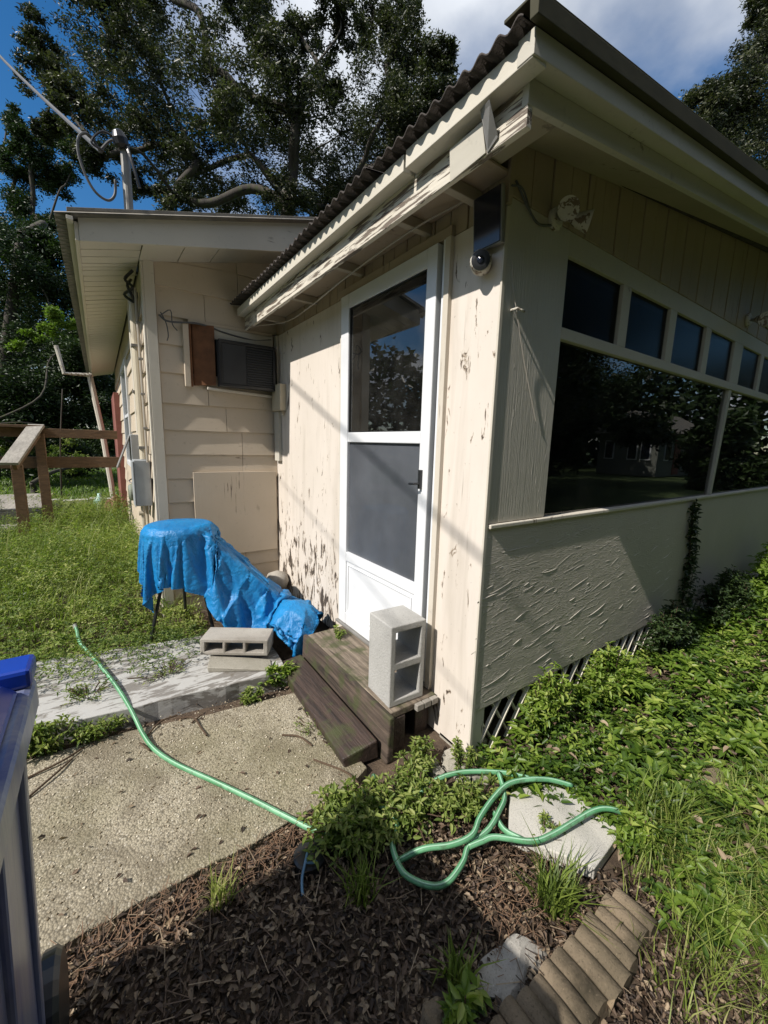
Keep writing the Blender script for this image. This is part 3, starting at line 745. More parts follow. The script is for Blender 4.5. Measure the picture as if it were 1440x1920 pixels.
# grooved soffit under the side eave, one board after another
y = 2.064; kk = 0; base = None
while y < YB+.15:
    w_ = .058
    if base is None:
        base = MB().hexa([(XE+.009,0,2.505),(XL-.021,0,2.585),(XL-.021,w_,2.585),(XE+.009,w_,2.505),(XE+.009,0,2.517),(XL-.021,0,2.597),(XL-.021,w_,2.597),(XE+.009,w_,2.517)]).build('soffit_board', mat['fascia'])
        base.parent = house; base.location = (0,y,0)
    else: share('soffit_board', base, (0,y,(.0015 if kk%2 else 0)), house)
    y += w_+.005+(.008 if kk in (6,19,32) else 0); kk += 1
# rake soffit panels between rake fascia and gable wall
for xa, xb in ((XL-.018,-.72),(-.716,-.50),(-.496,-.02),(-.016,.5)):
    za, zb = 2.575+.24*(xa-XL), 2.575+.24*(xb-XL)
    part('soffit_panel', MB().hexa([(xa,2.063,za-.0),(xb,2.063,zb-.0),(xb,D-.002,zb+.015),(xa,D-.002,za+.015),(xa,2.063,za+.01),(xb,2.063,zb+.01),(xb,D-.002,zb+.025),(xa,D-.002,za+.025)]), mat['fascia'])
b_ = MB(); zt = lambda q: 2.664+.28*(q-XE)
y = 2.0; k = 0
while y < YB+.2:
    y2 = y+.8
    corrugated('roof_sheet', -1.39, .9, y, y2, lambda q, k=k: zt(q)-.035+.001*(k%2), .066, .011, mat['roof_pale'], house, .004)
    y = y2-.0001; k += 1
part('eave_batten', MB().box(XE-.045,XE-.013,2.0,YB+.2,2.585,2.606), mat['trim'])
part('downspout', MB().tube([(-1.30,8.0,2.47),(-1.33,8.0,2.43),(-1.22,8.0,1.47),(-1.15,8.0,.5),(-1.13,8.0,.02)], .045, 8), mat['trim'], bevel=0)
part('gutter_pipe', MB().tube([(-1.76,7.98,2.88),(-1.69,7.98,2.44),(-1.34,7.98,2.45)], .032, 8), mat['white_dirty'], bevel=0)
# red porch end of the house, far back
part('red_panel', MB().box(XL-.09,XL-.01,7.0,YB,.0,2.1), mat['red'], bevel=.003)
part('back_wall', MB().box(XL+.1,6.2,YB-.1,YB,0,2.6), mat['siding'], bevel=0)

# ================================================================== THINGS ON THE HOUSE
cam_t = empty('security_camera', (-.05,.075,2.05), 'round white security camera with black lens under the solar panel at the porch corner', 'camera')
ax = Vector((-.75,-.65,-.12)).normalized()
c0 = Vector((-.012,.10,2.075))
MB().lathe([(.020,-.01),(.036,0),(.040,.02),(.040,.062),(.036,.072)], c0, 24, ax).build('housing', mat['white_dirty'], cam_t, smooth=False)
MB().lathe([(.034,0),(.034,.004),(.022,.006)], c0+ax*.072, 24, ax).build('lens_ring', mat['black'], cam_t)
MB().lathe([(.014,0),(.012,.004),(.004,.007)], c0+ax*.078, 16, ax).build('lens', mat['solar'], cam_t)
MB().box(-.02,0,.07,.12,2.05,2.10).build('bracket', mat['white_dirty'], cam_t, bevel=.003)
sp_t = empty('solar_panel', (-.03,.07,2.11), 'small black solar panel fixed high at the porch corner above the camera', 'solar panel')
MB().hexa([(-.035,-.012,2.115),(-.035,.125,2.115),(-.018,.125,2.115),(-.018,-.012,2.115),(-.050,-.012,2.300),(-.050,.125,2.300),(-.033,.125,2.300),(-.033,-.012,2.300)]).build('frame', mat['galv'], sp_t, bevel=.002)
MB().hexa([(-.040,-.006,2.120),(-.040,.116,2.120),(-.0355,.116,2.120),(-.0355,-.006,2.120),(-.0545,-.006,2.296),(-.0545,.116,2.296),(-.0505,.116,2.296),(-.0505,-.006,2.296)]).build('cells', mat['solar'], sp_t, bevel=0)
MB().tube([(-.04,.05,2.22),(.0,.05,2.22)],.014).build('mount', mat['black'], sp_t)
def floodlight(px, pz, label, s=1.0, rust=True):
    f = empty('flood_light', (px,0,pz), label, 'flood light', 'flood lights on the window wall')
    MB().lathe([(.048*s,0),(.048*s,.012),(.03*s,.02)], (px,-.001,pz), 18, (0,-1,0)).build('base_plate', mat['white_dirty'], f)
    for sx in (-1,1):
        a = Vector((px,-.02,pz)); d = Vector((sx*.62,-.75,-.22)).normalized(); e = a+d*.055*s
        MB().tube([a,a+d*.03*s,e],.010*s).build('arm', mat['galv'], f)
        MB().lathe([(.014*s,0),(.024*s,.012*s),(.030*s,.03*s),(.045*s,.075*s),(.048*s,.085*s),(.040*s,.084*s)], e, 18, d).build('lamp_head', mat['white_dirty'], f, smooth=False)
    return f
floodlight(.28, 2.285, 'grimy twin head flood light nearest the porch corner under the rake soffit', .85)
floodlight(2.72, 2.36, 'twin head flood light further along the wall above the small panes', 1.0)
hk = empty('wall_hook', (.06,0,1.90), 'small pale metal hook with a hanging cord on the window wall near the corner', 'hook')
MB().tube([(.06,.0,1.905),(.06,-.03,1.905),(.075,-.035,1.90),(.10,-.03,1.902)],.005).build('hook', mat['white_dirty'], hk)
MB().tube(catmull([(.035,-.008,2.06),(.05,-.012,1.97),(.075,-.015,1.90),(.16,-.006,1.72),(.27,-.004,1.50)],5),.0018,5).build('cord', mat['wire_light'], hk)
# loose plate on the fascia
pl_t = empty('metal_bracket', (-.27,-.13,2.27), 'bent pale metal plate nailed over the peeling fascia near its corner', 'bracket')
MB().hexa([(-.268,-.13,2.248),(-.268,.02,2.238),(-.264,.02,2.238),(-.264,-.13,2.248),(-.285,-.125,2.325),(-.285,.01,2.32),(-.2815,.01,2.32),(-.2815,-.125,2.325)]).build('plate', mat['fascia'], pl_t, bevel=.001)
MB().hexa([(-.268,-.175,2.265),(-.266,-.135,2.245),(-.2645,-.135,2.245),(-.2645,-.175,2.265),(-.318,-.18,2.335),(-.300,-.13,2.345),(-.298,-.13,2.345),(-.315,-.18,2.335)]).build('flap', mat['galv'], pl_t, bevel=.001)
# small beige box and channel at the inner corner
jb = empty('junction_box', (-.03,2.25,1.23), 'small beige electrical box over a flat channel at the inner corner', 'junction box')
MB().box(-.055,-.001,2.15,2.34,1.635,1.845).build('box', mat['beige_plastic'], jb, bevel=.006)
MB().box(-.03,-.001,2.26,2.36,1.22,1.634).build('channel', mat['gray_paint'], jb, bevel=.003)
MB().tube([(-.02,2.19,1.63),(-.02,2.19,1.60)],.010).build('cable_gland', mat['beige_plastic'], jb)
MB().box(-.022,-.001,2.30,2.375,1.846,2.24).build('cover_strip', mat['gray_paint'], jb, bevel=.003)
# eave cable
ec = MB().tube(catmull([(-.235,2.25,2.262),(-.10,1.9,2.245),(-.14,1.4,2.215),(-.16,.9,2.235),(-.10,.45,2.30),(-.03,.20,2.335)],8),.004,6).build('cable', mat['wire_light'])
tag(ec, 'pale cable slung along under the door side eave', 'cable')
ec = MB().tube(catmull([(-.86,2.355,2.25),(-.80,2.345,2.215),(-.6,2.345,2.235),(-.40,2.345,2.20),(-.2,2.35,2.185),(-.05,2.35,2.21)],6),.007,6).tube(catmull([(-.85,2.35,2.27),(-.82,2.34,2.20),(-.81,2.34,2.12),(-.82,2.34,2.08)],4),.004,5).tube(catmull([(-.86,2.345,2.24),(-.79,2.33,2.29),(-.78,2.34,2.20),(-.75,2.34,2.16)],4),.004,5).build('cable', mat['wire'])
tag(ec, 'dark tangled cable sagging across the siding above the air conditioner', 'cable')
ec = MB().tube(catmull([(.02,-.012,2.33),(.09,-.014,2.27),(.17,-.010,2.235),(.27,-.006,2.26)],6),.0045,6).tube(catmull([(-.01,-.02,2.30),(.05,-.02,2.31),(.12,-.012,2.25)],6),.0035,6).build('cable', mat['wire'])
tag(ec, 'black cable looping from the solar panel corner to the flood light', 'cable')
# conduits, breaker boxes and meter on the side wall
cd1 = empty('conduit', (-1.0,2.62,0), 'wide beige service conduit rising beside the corner board', 'pipe', 'conduits on the side wall')
MB().tube([(-.995,2.60,2.44),(-.995,2.60,1.22)],.030,12).build('pipe', mat['pvc'], cd1)
for z_ in (2.05,1.30): MB().box(-1.03,-.960,2.565,2.635,z_,z_+.02).build('strap', mat['galv'], cd1, bevel=.001)
MB().tube([(-.995,2.60,2.40),(-.995,2.60,2.44)],.034,12).build('collar', mat['gray_metal'], cd1)
cd2 = empty('conduit', (-1.0,2.95,0), 'narrow white conduit running behind the wide one to the open box', 'pipe', 'conduits on the side wall')
MB().tube([(-.995,2.95,2.50),(-.995,2.95,1.42)],.019,10).build('pipe', mat['trim'], cd2)
MB().box(-1.02,-.965,2.925,2.975,1.75,1.77).build('strap', mat['galv'], cd2, bevel=.001)
cd3 = empty('conduit', (-.98,2.52,0), 'dark cable run with clips tight beside the corner board', 'pipe', 'conduits on the side wall')
MB().tube([(-.985,2.50,2.44),(-.982,2.50,1.20)],.009,8).build('pipe', mat['wire_light'], cd3)
for z_ in (2.2,1.95,1.7,1.45): MB().box(-.996,-.966,2.488,2.512,z_,z_+.014).build('clip', mat['galv'], cd3, bevel=.001)
MB().tube(catmull([(-.99,2.52,2.56),(-1.04,2.55,2.50),(-1.0,2.5,2.44),(-1.05,2.57,2.40),(-.99,2.55,2.36),(-1.03,2.52,2.45),(-1.0,2.6,2.52)],5),.010,6).build('cable_tangle', mat['black'], cd3)
bx = empty('breaker_box', (-1.0,2.6,.84), 'gray breaker box fixed at the foot of the wide conduit', 'electrical box', 'electrical boxes on the side wall')
MB().box(-1.075,-.965,2.52,2.70,.86,1.215).build('box', mat['gray_metal'], bx, bevel=.006)
MB().box(-1.083,-1.0755,2.515,2.705,.855,1.205).build('cover', mat['gray_metal'], bx, bevel=.003)
MB().tube([(-1.03,2.57,.86),(-1.03,2.57,.30)],.014,8).tube([(-1.0,2.62,.86),(-1.0,2.62,.02)],.011,8).tube([(-1.03,2.57,.80),(-1.06,2.57,.80)],.02,8).build('drop_pipe', mat['pvc'], bx)
bx2 = empty('breaker_box', (-1.0,3.05,1.0), 'gray electrical box with its cover hanging open behind the breaker box', 'electrical box', 'electrical boxes on the side wall')
MB().box(-1.06,-.965,2.93,3.16,1.06,1.41).build('box', mat['gray_metal'], bx2, bevel=.005)
MB().hexa([(-1.17,3.14,1.13),(-1.16,3.16,1.13),(-1.16,2.95,1.13),(-1.17,2.94,1.13),(-1.065,3.14,1.40),(-1.055,3.16,1.40),(-1.055,2.95,1.40),(-1.065,2.94,1.40)]).build('open_cover', mat['galv'], bx2, bevel=.002)
MB().tube(catmull([(-1.03,2.95,1.06),(-1.07,2.93,1.0),(-1.02,2.9,.95),(-1.08,2.93,.98)],4),.006,5).tube(catmull([(-1.0,3.0,1.06),(-1.09,2.98,1.02),(-1.04,2.9,.99)],4),.005,5).build('loose_wires', mat['black'], bx2)
mt = empty('electric_meter', (-1.0,2.9,.93), 'round glass electric meter on a gray socket box beside the breaker box', 'meter')
MB().box(-1.02,-.965,2.80,2.98,.78,1.04).build('socket_box', mat['gray_metal'], mt, bevel=.004)
MB().lathe([(.075,0),(.075,.03),(.070,.07),(.055,.085)], (-1.02,2.89,.93), 22, (-1,0,0)).build('meter_dome', mat['glass_jug'] if False else simple('meter_glass',(.26,.28,.22),.15), mt)
# service mast and drop wire
ms = empty('service_mast', (-.97,2.72,2.6), 'steel service mast with black weatherhead standing through the roof edge', 'service mast')
MB().tube([(-.972,2.72,2.60),(-.972,2.72,3.42)],.030,14).build('mast_pipe', mat['galv'], ms)
MB().lathe([(.036,0),(.050,.02),(.052,.06),(.036,.10),(.012,.115)], (-.985,2.71,3.42), 16, (-.25,-.1,1)).build('weatherhead', mat['black'], ms)
MB().lathe([(.07,0),(.05,.03),(.032,.07)], (-.972,2.72,2.80), 16).build('roof_flashing', mat['galv'], ms)
MB().tube(catmull([(-.97,2.70,3.46),(-.95,2.66,3.38),(-.92,2.65,3.26),(-.90,2.66,3.18)],5),.012,6).tube(catmull([(-1.0,2.70,3.46),(-1.10,2.68,3.47),(-1.17,2.68,3.38),(-1.10,2.7,3.36)],6),.008,6).build('weatherhead_leads', mat['black'], ms)
lp = MB().tube(catmull([(-1.12,2.72,3.36),(-1.18,2.70,3.43),(-1.235,2.70,3.40),(-1.25,2.70,3.30),(-1.22,2.70,3.17),(-1.17,2.70,3.08),(-1.10,2.70,3.05),(-1.055,2.70,3.10),(-1.045,2.70,3.20)],6),.009,7).tube(catmull([(-1.12,2.72,3.37),(-1.06,2.72,3.45),(-1.0,2.71,3.47)],5),.009,7).build('drip_loop', mat['wire'])
tag(lp, 'black drip loop of cable hanging beside the service mast', 'cable')
pole_top = Vector((-3.43,13.9,11.5))
sw_ = MB().tube([Vector((-1.12,2.73,3.37)).lerp(pole_top, t/12)-Vector((0,0,.18*math.sin(math.pi*t/12))) for t in range(13)], .016, 7).build('service_wire', mat['wire'])
tag(sw_, 'thick twisted service wire running from the mast up across the blue sky', 'wire')
up_ = empty('utility_pole', (-4.3,13.95,0), 'tall wooden utility pole left of the view holding the service wire', 'utility pole')
MB().tube([(-4.3,13.95,-.2),(-4.3,13.95,12.0)],[.16,.12],12).build('pole', mat['bark'], up_)
MB().box(-5.2,-3.4,13.85,13.98,11.43,11.55).build('crossarm', mat['deck_wood'], up_)
# guy wires from the pole to the ground; they throw the diagonal lines on the door wall
for zp, a_, rr, lb in ((11.36,(-3.0,-8.68,0),.010,'thick guy wire slanting down from the utility pole, left of the view'),(9.22,(-3.2,-9.86,0),.0038,'thin guy wire slanting down below the thick one, left of the view')):
    g_ = MB().tube([(-4.3,13.9,zp), a_], rr, 7).build('guy_wire', mat['wire']); tag(g_, lb, 'wire')

# ================================================================== STEP, BLOCKS, TARP, HOSE
st = empty('timber_step', (-.2,.65,0), 'rotting dark timber step with a mossy top under the white storm door', 'step')
MB().box(-.285,-.012,.225,1.12,.155,.19).build('tread', mat['step_top'], st, bevel=.006)
MB().hexa([(-.325,.19,-.03),(-.286,.19,-.03),(-.286,1.13,-.03),(-.325,1.13,-.03),(-.312,.19,.193),(-.2855,.19,.193),(-.2855,1.13,.193),(-.312,1.13,.193)]).build('riser_board', mat['step_wood'], st, bevel=.007)
MB().box(-.285,-.20,.222,.26,-.03,.153).build('end_post', mat['step_dark'], st, bevel=.005)
MB().box(-.10,-.015,.27,.32,-.03,.153).build('end_post', mat['step_dark'], st, bevel=.005)
for k,xk in enumerate((-.13,-.085,-.04)): MB().box(xk-.018,xk+.022,.20,.224,.157,.188).build('tread_end', mat['deck_gray'], st, bevel=.003)
lb_ = MB().hexa([(-.50,.25,-.02),(-.335,.235,-.02),(-.33,1.10,-.02),(-.47,1.13,-.02),(-.515,.25,.045),(-.345,.235,.075),(-.34,1.10,.085),(-.475,1.13,.055)]).build('step_plank', mat['step_dark'], None, bevel=.008)
tag(lb_, 'low dark plank lying on the path in front of the step', 'plank')
def cinder(name, Lx, Wy, Hz, holes, m, wall_=.028, axis='y'):
    """concrete block centred on the origin, cores run right through along y; front face is a grid with openings"""
    b = MB(); n = len(holes)
    us = [-Lx/2]; 
    for h in holes: us += [h[0], h[1]]
    us += [Lx/2]; vs2 = [-Hz/2, -Hz/2+wall_, Hz/2-wall_, Hz/2]
    for i in range(len(us)-1):
        for j in range(3):
            if j == 1 and i % 2 == 1: continue
            b.box(us[i], us[i+1], -Wy/2, Wy/2, vs2[j], vs2[j+1])
    me = b.mesh(name); bm = bmesh.new(); bm.from_mesh(me)
    bmesh.ops.remove_doubles(bm, verts=bm.verts, dist=1e-5)
    seen = {}
    for f in bm.faces: seen.setdefault(frozenset(v.index for v in f.verts), []).append(f)
    bmesh.ops.delete(bm, geom=[f for g in seen.values() if len(g) > 1 for f in g], context='FACES')
    bmesh.ops.recalc_face_normals(bm, faces=bm.faces)
    bm.to_mesh(me); bm.free(); me.materials.append(m)
    o = bpy.data.objects.new(name, me); col.objects.link(o)
    bv = o.modifiers.new('bevel','BEVEL'); bv.width = .006; bv.segments = 3; bv.limit_method = 'ANGLE'
    return o
# standing block: length up
blk = cinder('concrete_block', .395, .195, .195, [(-.165,-.018),(.018,.165)], mat['block'])
blk.rotation_euler = (0, R(-90), R(-3)); blk.location = (-.172,.345,.191+.1975)
tag(blk, 'pale two core concrete block standing on end in front of the storm door', 'concrete block')
blk2 = cinder('concrete_block', .395, .175, .10, [(-.170,-.068),(-.050,.050),(.068,.170)], mat['block_old'], .022)
blk2.rotation_euler = (R(-2), R(1.5), R(-31)); blk2.location = (-.66,1.31,.165)
tag(blk2, 'stained thin concrete block lying flat on the slab beside the blue tarp', 'concrete block')
ch = MB().hexa([(-.86,1.20,.076),(-.55,1.02,.076),(-.52,1.14,.076),(-.82,1.33,.076),(-.865,1.20,.108),(-.55,1.02,.085),(-.52,1.14,.085),(-.82,1.33,.112)]).build('concrete_piece', mat['rubble'], None, bevel=.004)
tag(ch, 'flat broken concrete wedge under the lying block', 'concrete piece')

# kettle grill under the tarp
gr = empty('charcoal_grill', (-.87,1.93,0), 'kettle grill standing on thin legs hidden under the blue tarp', 'grill')
gc = Vector((-.865,1.93,0))
MB().lathe([(.02,.40),(.13,.43),(.19,.50),(.205,.60),(.19,.70),(.12,.78),(.02,.80)], gc, 24).build('kettle', mat['black'], gr, smooth=True)
for ang, lx in ((200,.25),(320,.22),(80,.22)):
    a = R(ang); MB().tube([gc+Vector((.13*math.cos(a),.13*math.sin(a),.46)), gc+Vector((lx*math.cos(a),lx*math.sin(a),.0))],.011,8).build('leg', mat['black'], gr)
# tarp: a real sheet settled by the cloth solver over the grill, the lumps and the step
def sim_tarp():
    sc = bpy.context.scene; col = sc.collection; tmp = []
    def coll(name, vs, fs):
        me = bpy.data.meshes.new(name); me.from_pydata(vs, [], fs); o = bpy.data.objects.new(name, me); col.objects.link(o)
        m = o.modifiers.new('c','COLLISION'); o.collision.thickness_outer = .006; o.collision.cloth_friction = 12; o.collision.damping=.6
        tmp.append(o); return o
    def boxv(x0,x1,y0,y1,z0,z1): return [(x0,y0,z0),(x1,y0,z0),(x1,y1,z0),(x0,y1,z0),(x0,y0,z1),(x1,y0,z1),(x1,y1,z1),(x0,y1,z1)]
    BF = [(0,3,2,1),(4,5,6,7),(0,1,5,4),(1,2,6,5),(2,3,7,6),(3,0,4,7)]
    # kettle, ground, walls, step, and lumps where the sheet lies in a heap
    n=28; prof=[(.12,.30),(.20,.42),(.215,.60),(.212,.775),(.195,.80),(.05,.815)]
    vs=[(-.865+r*math.cos(6.2832*k/n),1.93+r*math.sin(6.2832*k/n),z) for r,z in prof for k in range(n)]
    fs=[(i*n+k,i*n+(k+1)%n,(i+1)*n+(k+1)%n,(i+1)*n+k) for i in range(len(prof)-1) for k in range(n)]+[tuple((len(prof)-1)*n+k for k in range(n)),tuple(range(n-1,-1,-1))]
    coll('k',vs,fs)
    coll('g',boxv(-3,1,-.5,3.5,-.3,.03),BF); coll('w',boxv(-.012,.5,0,3.5,-.3,1.5),BF); coll('w2',boxv(-3,1,2.36,2.9,-.3,1.5),BF)
    coll('s',boxv(-.33,0,.15,1.13,-.1,.195),BF); coll('b',[tuple(Matrix.Rotation(math.radians(-31),4,'Z')@Vector(p)+Vector((-.66,1.31,0))) for p in boxv(-.2,.2,-.09,.09,0,.215)],BF)
    def lump(c,r,h):
        m=16; v=[(c[0],c[1],h)]; f=[]
        for j,(rr,hh) in enumerate(((.45,.9),(.8,.6),(1,.1),(1.02,-.1))):
            for k in range(m): v.append((c[0]+r*rr*math.cos(6.2832*k/m),c[1]+r*rr*math.sin(6.2832*k/m),h*hh))
        f=[(0,1+k,1+(k+1)%m) for k in range(m)]
        for j in range(3):
            for k in range(m): f.append((1+j*m+k,1+(j+1)*m+k,1+(j+1)*m+(k+1)%m,1+j*m+(k+1)%m))
        coll('l',v,f)
    lump((-.18,1.98),.19,.27); lump((-.27,1.68),.20,.25); lump((-.27,1.36),.20,.32); lump((-.46,1.24),.14,.16)
    coll('r',[(-.74,1.70,.66),(-.24,1.50,.12),(-.18,1.72,.12),(-.68,1.92,.66),(-.72,1.70,.72),(-.22,1.50,.18),(-.16,1.72,.18),(-.66,1.92,.72)],BF)
    # sheet
    nx, ny = 136, 80; Lx, Ly = 1.98, 1.14
    vs=[]; 
    ax=Vector((.93,-.37,0)).normalized(); ay=Vector((-ax.y,ax.x,0)); o0=Vector((-.865,1.93,0))-ax*.52
    for j in range(ny+1):
        for i in range(nx+1):
            u=i/nx*Lx; v=(j/ny-.5)*Ly
            # lay it gathered: squeeze along the tail so there is spare cloth to crumple
            g = 1.0 if u<.85 else .66
            uu = u if u<.85 else .85+(u-.85)*.50
            p=o0+ax*uu+ay*v*(1 if u<.9 else .88)
            if u>.85: p=p+Vector((-.16*(u-.85),-.20*(u-.85),0))
            z=.86 if u<.75 else .86-.40*min(1,(u-.75)/.6)
            z+=.02*mnoise.noise(Vector((u*7,v*7,3)))+(.05*math.sin(u*38+2*v)*min(1,max(0,(u-.85)*4)))
            vs.append((min(p.x,-.03),min(p.y,2.33),z))
    fs=[(j*(nx+1)+i,j*(nx+1)+i+1,(j+1)*(nx+1)+i+1,(j+1)*(nx+1)+i) for j in range(ny) for i in range(nx)]
    me=bpy.data.meshes.new('tarp'); me.from_pydata(vs,[],fs)
    # rest lengths of the flat sheet via shape key
    o=bpy.data.objects.new('tarp',me); col.objects.link(o)
    o.shape_key_add(name='Basis'); k=o.shape_key_add(name='flat')
    for j in range(ny+1):
        for i in range(nx+1):
            u=i/nx*Lx; v=(j/ny-.5)*Ly; k.data[j*(nx+1)+i].co=o0+ax*u+ay*v+Vector((0,0,.86))
    m=o.modifiers.new('cloth','CLOTH'); c=m.settings; c.quality=6; c.mass=.25; c.tension_stiffness=25; c.compression_stiffness=25; c.shear_stiffness=12; c.bending_stiffness=.35; c.air_damping=1.5
    c.rest_shape_key=k
    m.collision_settings.distance_min=.006; m.collision_settings.collision_quality=3
    m.collision_settings.use_self_collision=False
    m.point_cache.frame_start=1; m.point_cache.frame_end=60
    for f in range(1,52): sc.frame_set(f)
    dg=bpy.context.evaluated_depsgraph_get(); ev=o.evaluated_get(dg); me2=bpy.data.meshes.new_from_object(ev)
    for q in tmp+[o]: bpy.data.objects.remove(q,do_unlink=True)
    sc.frame_set(1)
    return me2

tme = sim_tarp(); tme.materials.clear(); tme.materials.append(mat['tarp']); tp = bpy.data.objects.new('tarp', tme); col.objects.link(tp)
for p in tme.polygons: p.use_smooth = True
tag(tp, 'crumpled bright blue tarp draped over the grill and heaped along the wall', 'tarp')
rk = MB().lathe([(.02,-.09),(.075,-.07),(.10,0),(.08,.06),(.02,.085)], (-.10,2.16,.20), 18).build('bucket', mat['block_old'], None, smooth=True)
tag(rk, 'round gray stone peeking out behind the tarp at the inner corner', 'stone')
rk.name = 'stone'

hose = empty('garden_hose', (-.6,0,0), 'pale green garden hose snaking over the path and looping through the weeds', 'hose')
hr = .0100
H = [[(-1.50,2.22,.10),(-1.487,2.127,.10),(-1.462,1.921,.10),(-1.363,1.567,.095),(-1.29,1.275,.092),(-1.24,1.06,.07),(-1.205,.92,.02),(-1.17,.789,.014),(-1.104,.647,.014),(-.992,.468,.014),(-.891,.303,.014),(-.801,.148,.014),(-.739,.052,.010),(-.67,.0,.01)],
     [(-.44,.12,.03),(-.505,.024,.04),(-.49,-.102,.035),(-.536,-.144,.03),(-.561,-.19,.03),(-.568,-.257,.025),(-.525,-.326,.025),(-.469,-.35,.025),(-.387,-.335,.03),(-.327,-.307,.03),(-.235,-.31,.04),(-.152,-.289,.05),(-.079,-.255,.05),(-.01,-.17,.05)],
     [(-.56,-.20,.01),(-.483,-.241,.05),(-.393,-.287,.055),(-.314,-.305,.062),(-.245,-.277,.065),(-.143,-.252,.07),(-.049,-.244,.075),(.038,-.267,.07),(.128,-.314,.06),(.20,-.37,.04)],
     [(-.42,-.07,.02),(-.321,-.05,.03),(-.223,-.049,.04),(-.113,-.089,.045),(.018,-.174,.04),(.10,-.25,.03)],
     [(-.335,-.312,.035),(-.29,-.33,.045),(-.246,-.352,.055),(-.155,-.43,.055),(-.075,-.455,.055),(.028,-.472,.06),(.134,-.491,.065),(.20,-.52,.06),(.27,-.57,.03)],
     [(-.155,-.27,.03),(-.179,-.335,.03),(-.165,-.40,.04)]]
for h in H:
    pts = catmull(h, 7)
    MB().tube(pts, hr, 10).build('hose_run', mat['hose'], hose, smooth=True)
    MB().tube([Vector(p)+Vector((-.003,-.002,.0090)) for p in pts], .0028, 5).build('hose_stripe', mat['hose_stripe'], hose, smooth=True)

for p_, d_ in (((-1.50,2.22,.10),(-.1,1,.05)),((.268,-.568,.032),(.8,-.5,-.3))):
    MB().lathe([(.0105,-.03),(.0125,-.028),(.0125,.0),(.015,.002),(.015,.018),(.009,.019)], p_, 12, d_).build('coupling', mat['galv'], hose)
# ================================================================== BIN
bn = empty('recycling_bin', (-1.75,-.35,0), 'blue wheeled recycling bin with a dark body at the near left edge', 'bin')
MB().hexa([(-1.96,-.66,.05),(-1.475,-.66,.05),(-1.475,-.03,.05),(-1.96,-.03,.05),(-2.03,-.74,.86),(-1.448,-.74,.86),(-1.448,-.01,.86),(-2.03,-.015,.86)]).build('body', mat['bin_body'], bn, bevel=.03)
MB().box(-2.05,-1.425,-.76,.010,.80,.868).build('rim', mat['bin_body'], bn, bevel=.012)
lid = MB().hexa([(-2.06,-.77,.870),(-1.44,-.77,.870),(-1.44,-.05,.870),(-2.06,-.05,.870),(-2.02,-.72,.985),(-1.49,-.72,.985),(-1.47,-.07,.905),(-2.04,-.07,.905)]).build('lid', mat['blue_bin'], bn, bevel=.012)
MB().box(-1.56,-1.425,-.049,.03,.868,.905).build('lid_handle', mat['blue_bin'], bn, bevel=.008)
for yk in (-.55,-.32,-.12): MB().hexa([(-1.49,yk,.12),(-1.466,yk,.12),(-1.466,yk+.03,.12),(-1.49,yk+.03,.12),(-1.47,yk,.79),(-1.438,yk,.79),(-1.438,yk+.03,.79),(-1.47,yk+.03,.79)]).build('rib', mat['bin_body'], bn, bevel=.006)
for xk in (-1.995,-1.465): MB().lathe([(.02,-.022),(.095,-.022),(.105,-.012),(.105,.012),(.095,.022),(.02,.022)], (xk,-.02,.105), 24, (1,0,0)).build('wheel', mat['black'], bn, smooth=False)
MB().tube([(-1.99,-.02,.105),(-1.47,-.02,.105)],.012).build('axle', mat['galv'], bn)

bn.location = bn.location+Vector((.012,-.075,0)); bn.scale = (1,1,1.04)
# ================================================================== PAVERS AND RUBBLE
ws = rough_slab('stepping_slab', [(-.032,-.245),(-.175,-.352),(-.037,-.592),(.175,-.577),(.20,-.40),(.12,-.28)], -.02, .028, mat['paver_white'], amp=.002)
tag(ws, 'cracked off white stepping slab under the hose at the edge of the ground cover', 'slab')
def edger(name, a, c, wd_, h, label, n=9, yaw=0):
    """scalloped concrete edging lying on its back: rounded flutes side by side"""
    a = Vector(a); c = Vector(c); d = (c-a); L_ = d.length; d.normalize(); s_ = Vector((-d.y, d.x, 0))
    root = empty(name, tuple(a), label, 'edging stone', 'scalloped edging stones in the leaf litter')
    for k in range(n):
        b = MB(); prof = []
        for q in range(9):
            u = q/8; prof.append((u, math.sin(math.pi*u)**.7*.014))
        vs_ = []; w0 = L_/n
        for e, sh in ((0,0),(.5,.004),(1,0)):
            for u, z in prof:
                p = a+d*(k+u*.97)*w0+s_*(e-.5)*wd_*(1+.03*math.sin(k*2.3))+s_*.006*math.sin(k*1.7)
                vs_.append((p.x,p.y,h+z+sh+.004*math.sin(k*1.1)))
            for u in (1, 0):
                p = a+d*(k+u*.97)*w0+s_*(e-.5)*wd_; vs_.append((p.x,p.y,-.03))
        m_ = 11
        fs = [(e*m_+i, e*m_+(i+1)%m_, (e+1)*m_+(i+1)%m_, (e+1)*m_+i) for e in range(2) for i in range(m_)]
        fs += [tuple(range(m_)), tuple(2*m_+i for i in range(m_))]
        b.add(vs_, fs); b.build('flute', mat['edger'], root, smooth=False)
edger('edging_stone', (-.62,-.705,0), (-.165,-.718,0), .135, .016, 'long brown scalloped edging stone lying lengthwise near the bottom edge', 9)
edger('edging_stone', (-.160,-.712,0), (-.02,-.715,0), .115, .012, 'short scalloped edging stone at the upper end of the long one', 3)
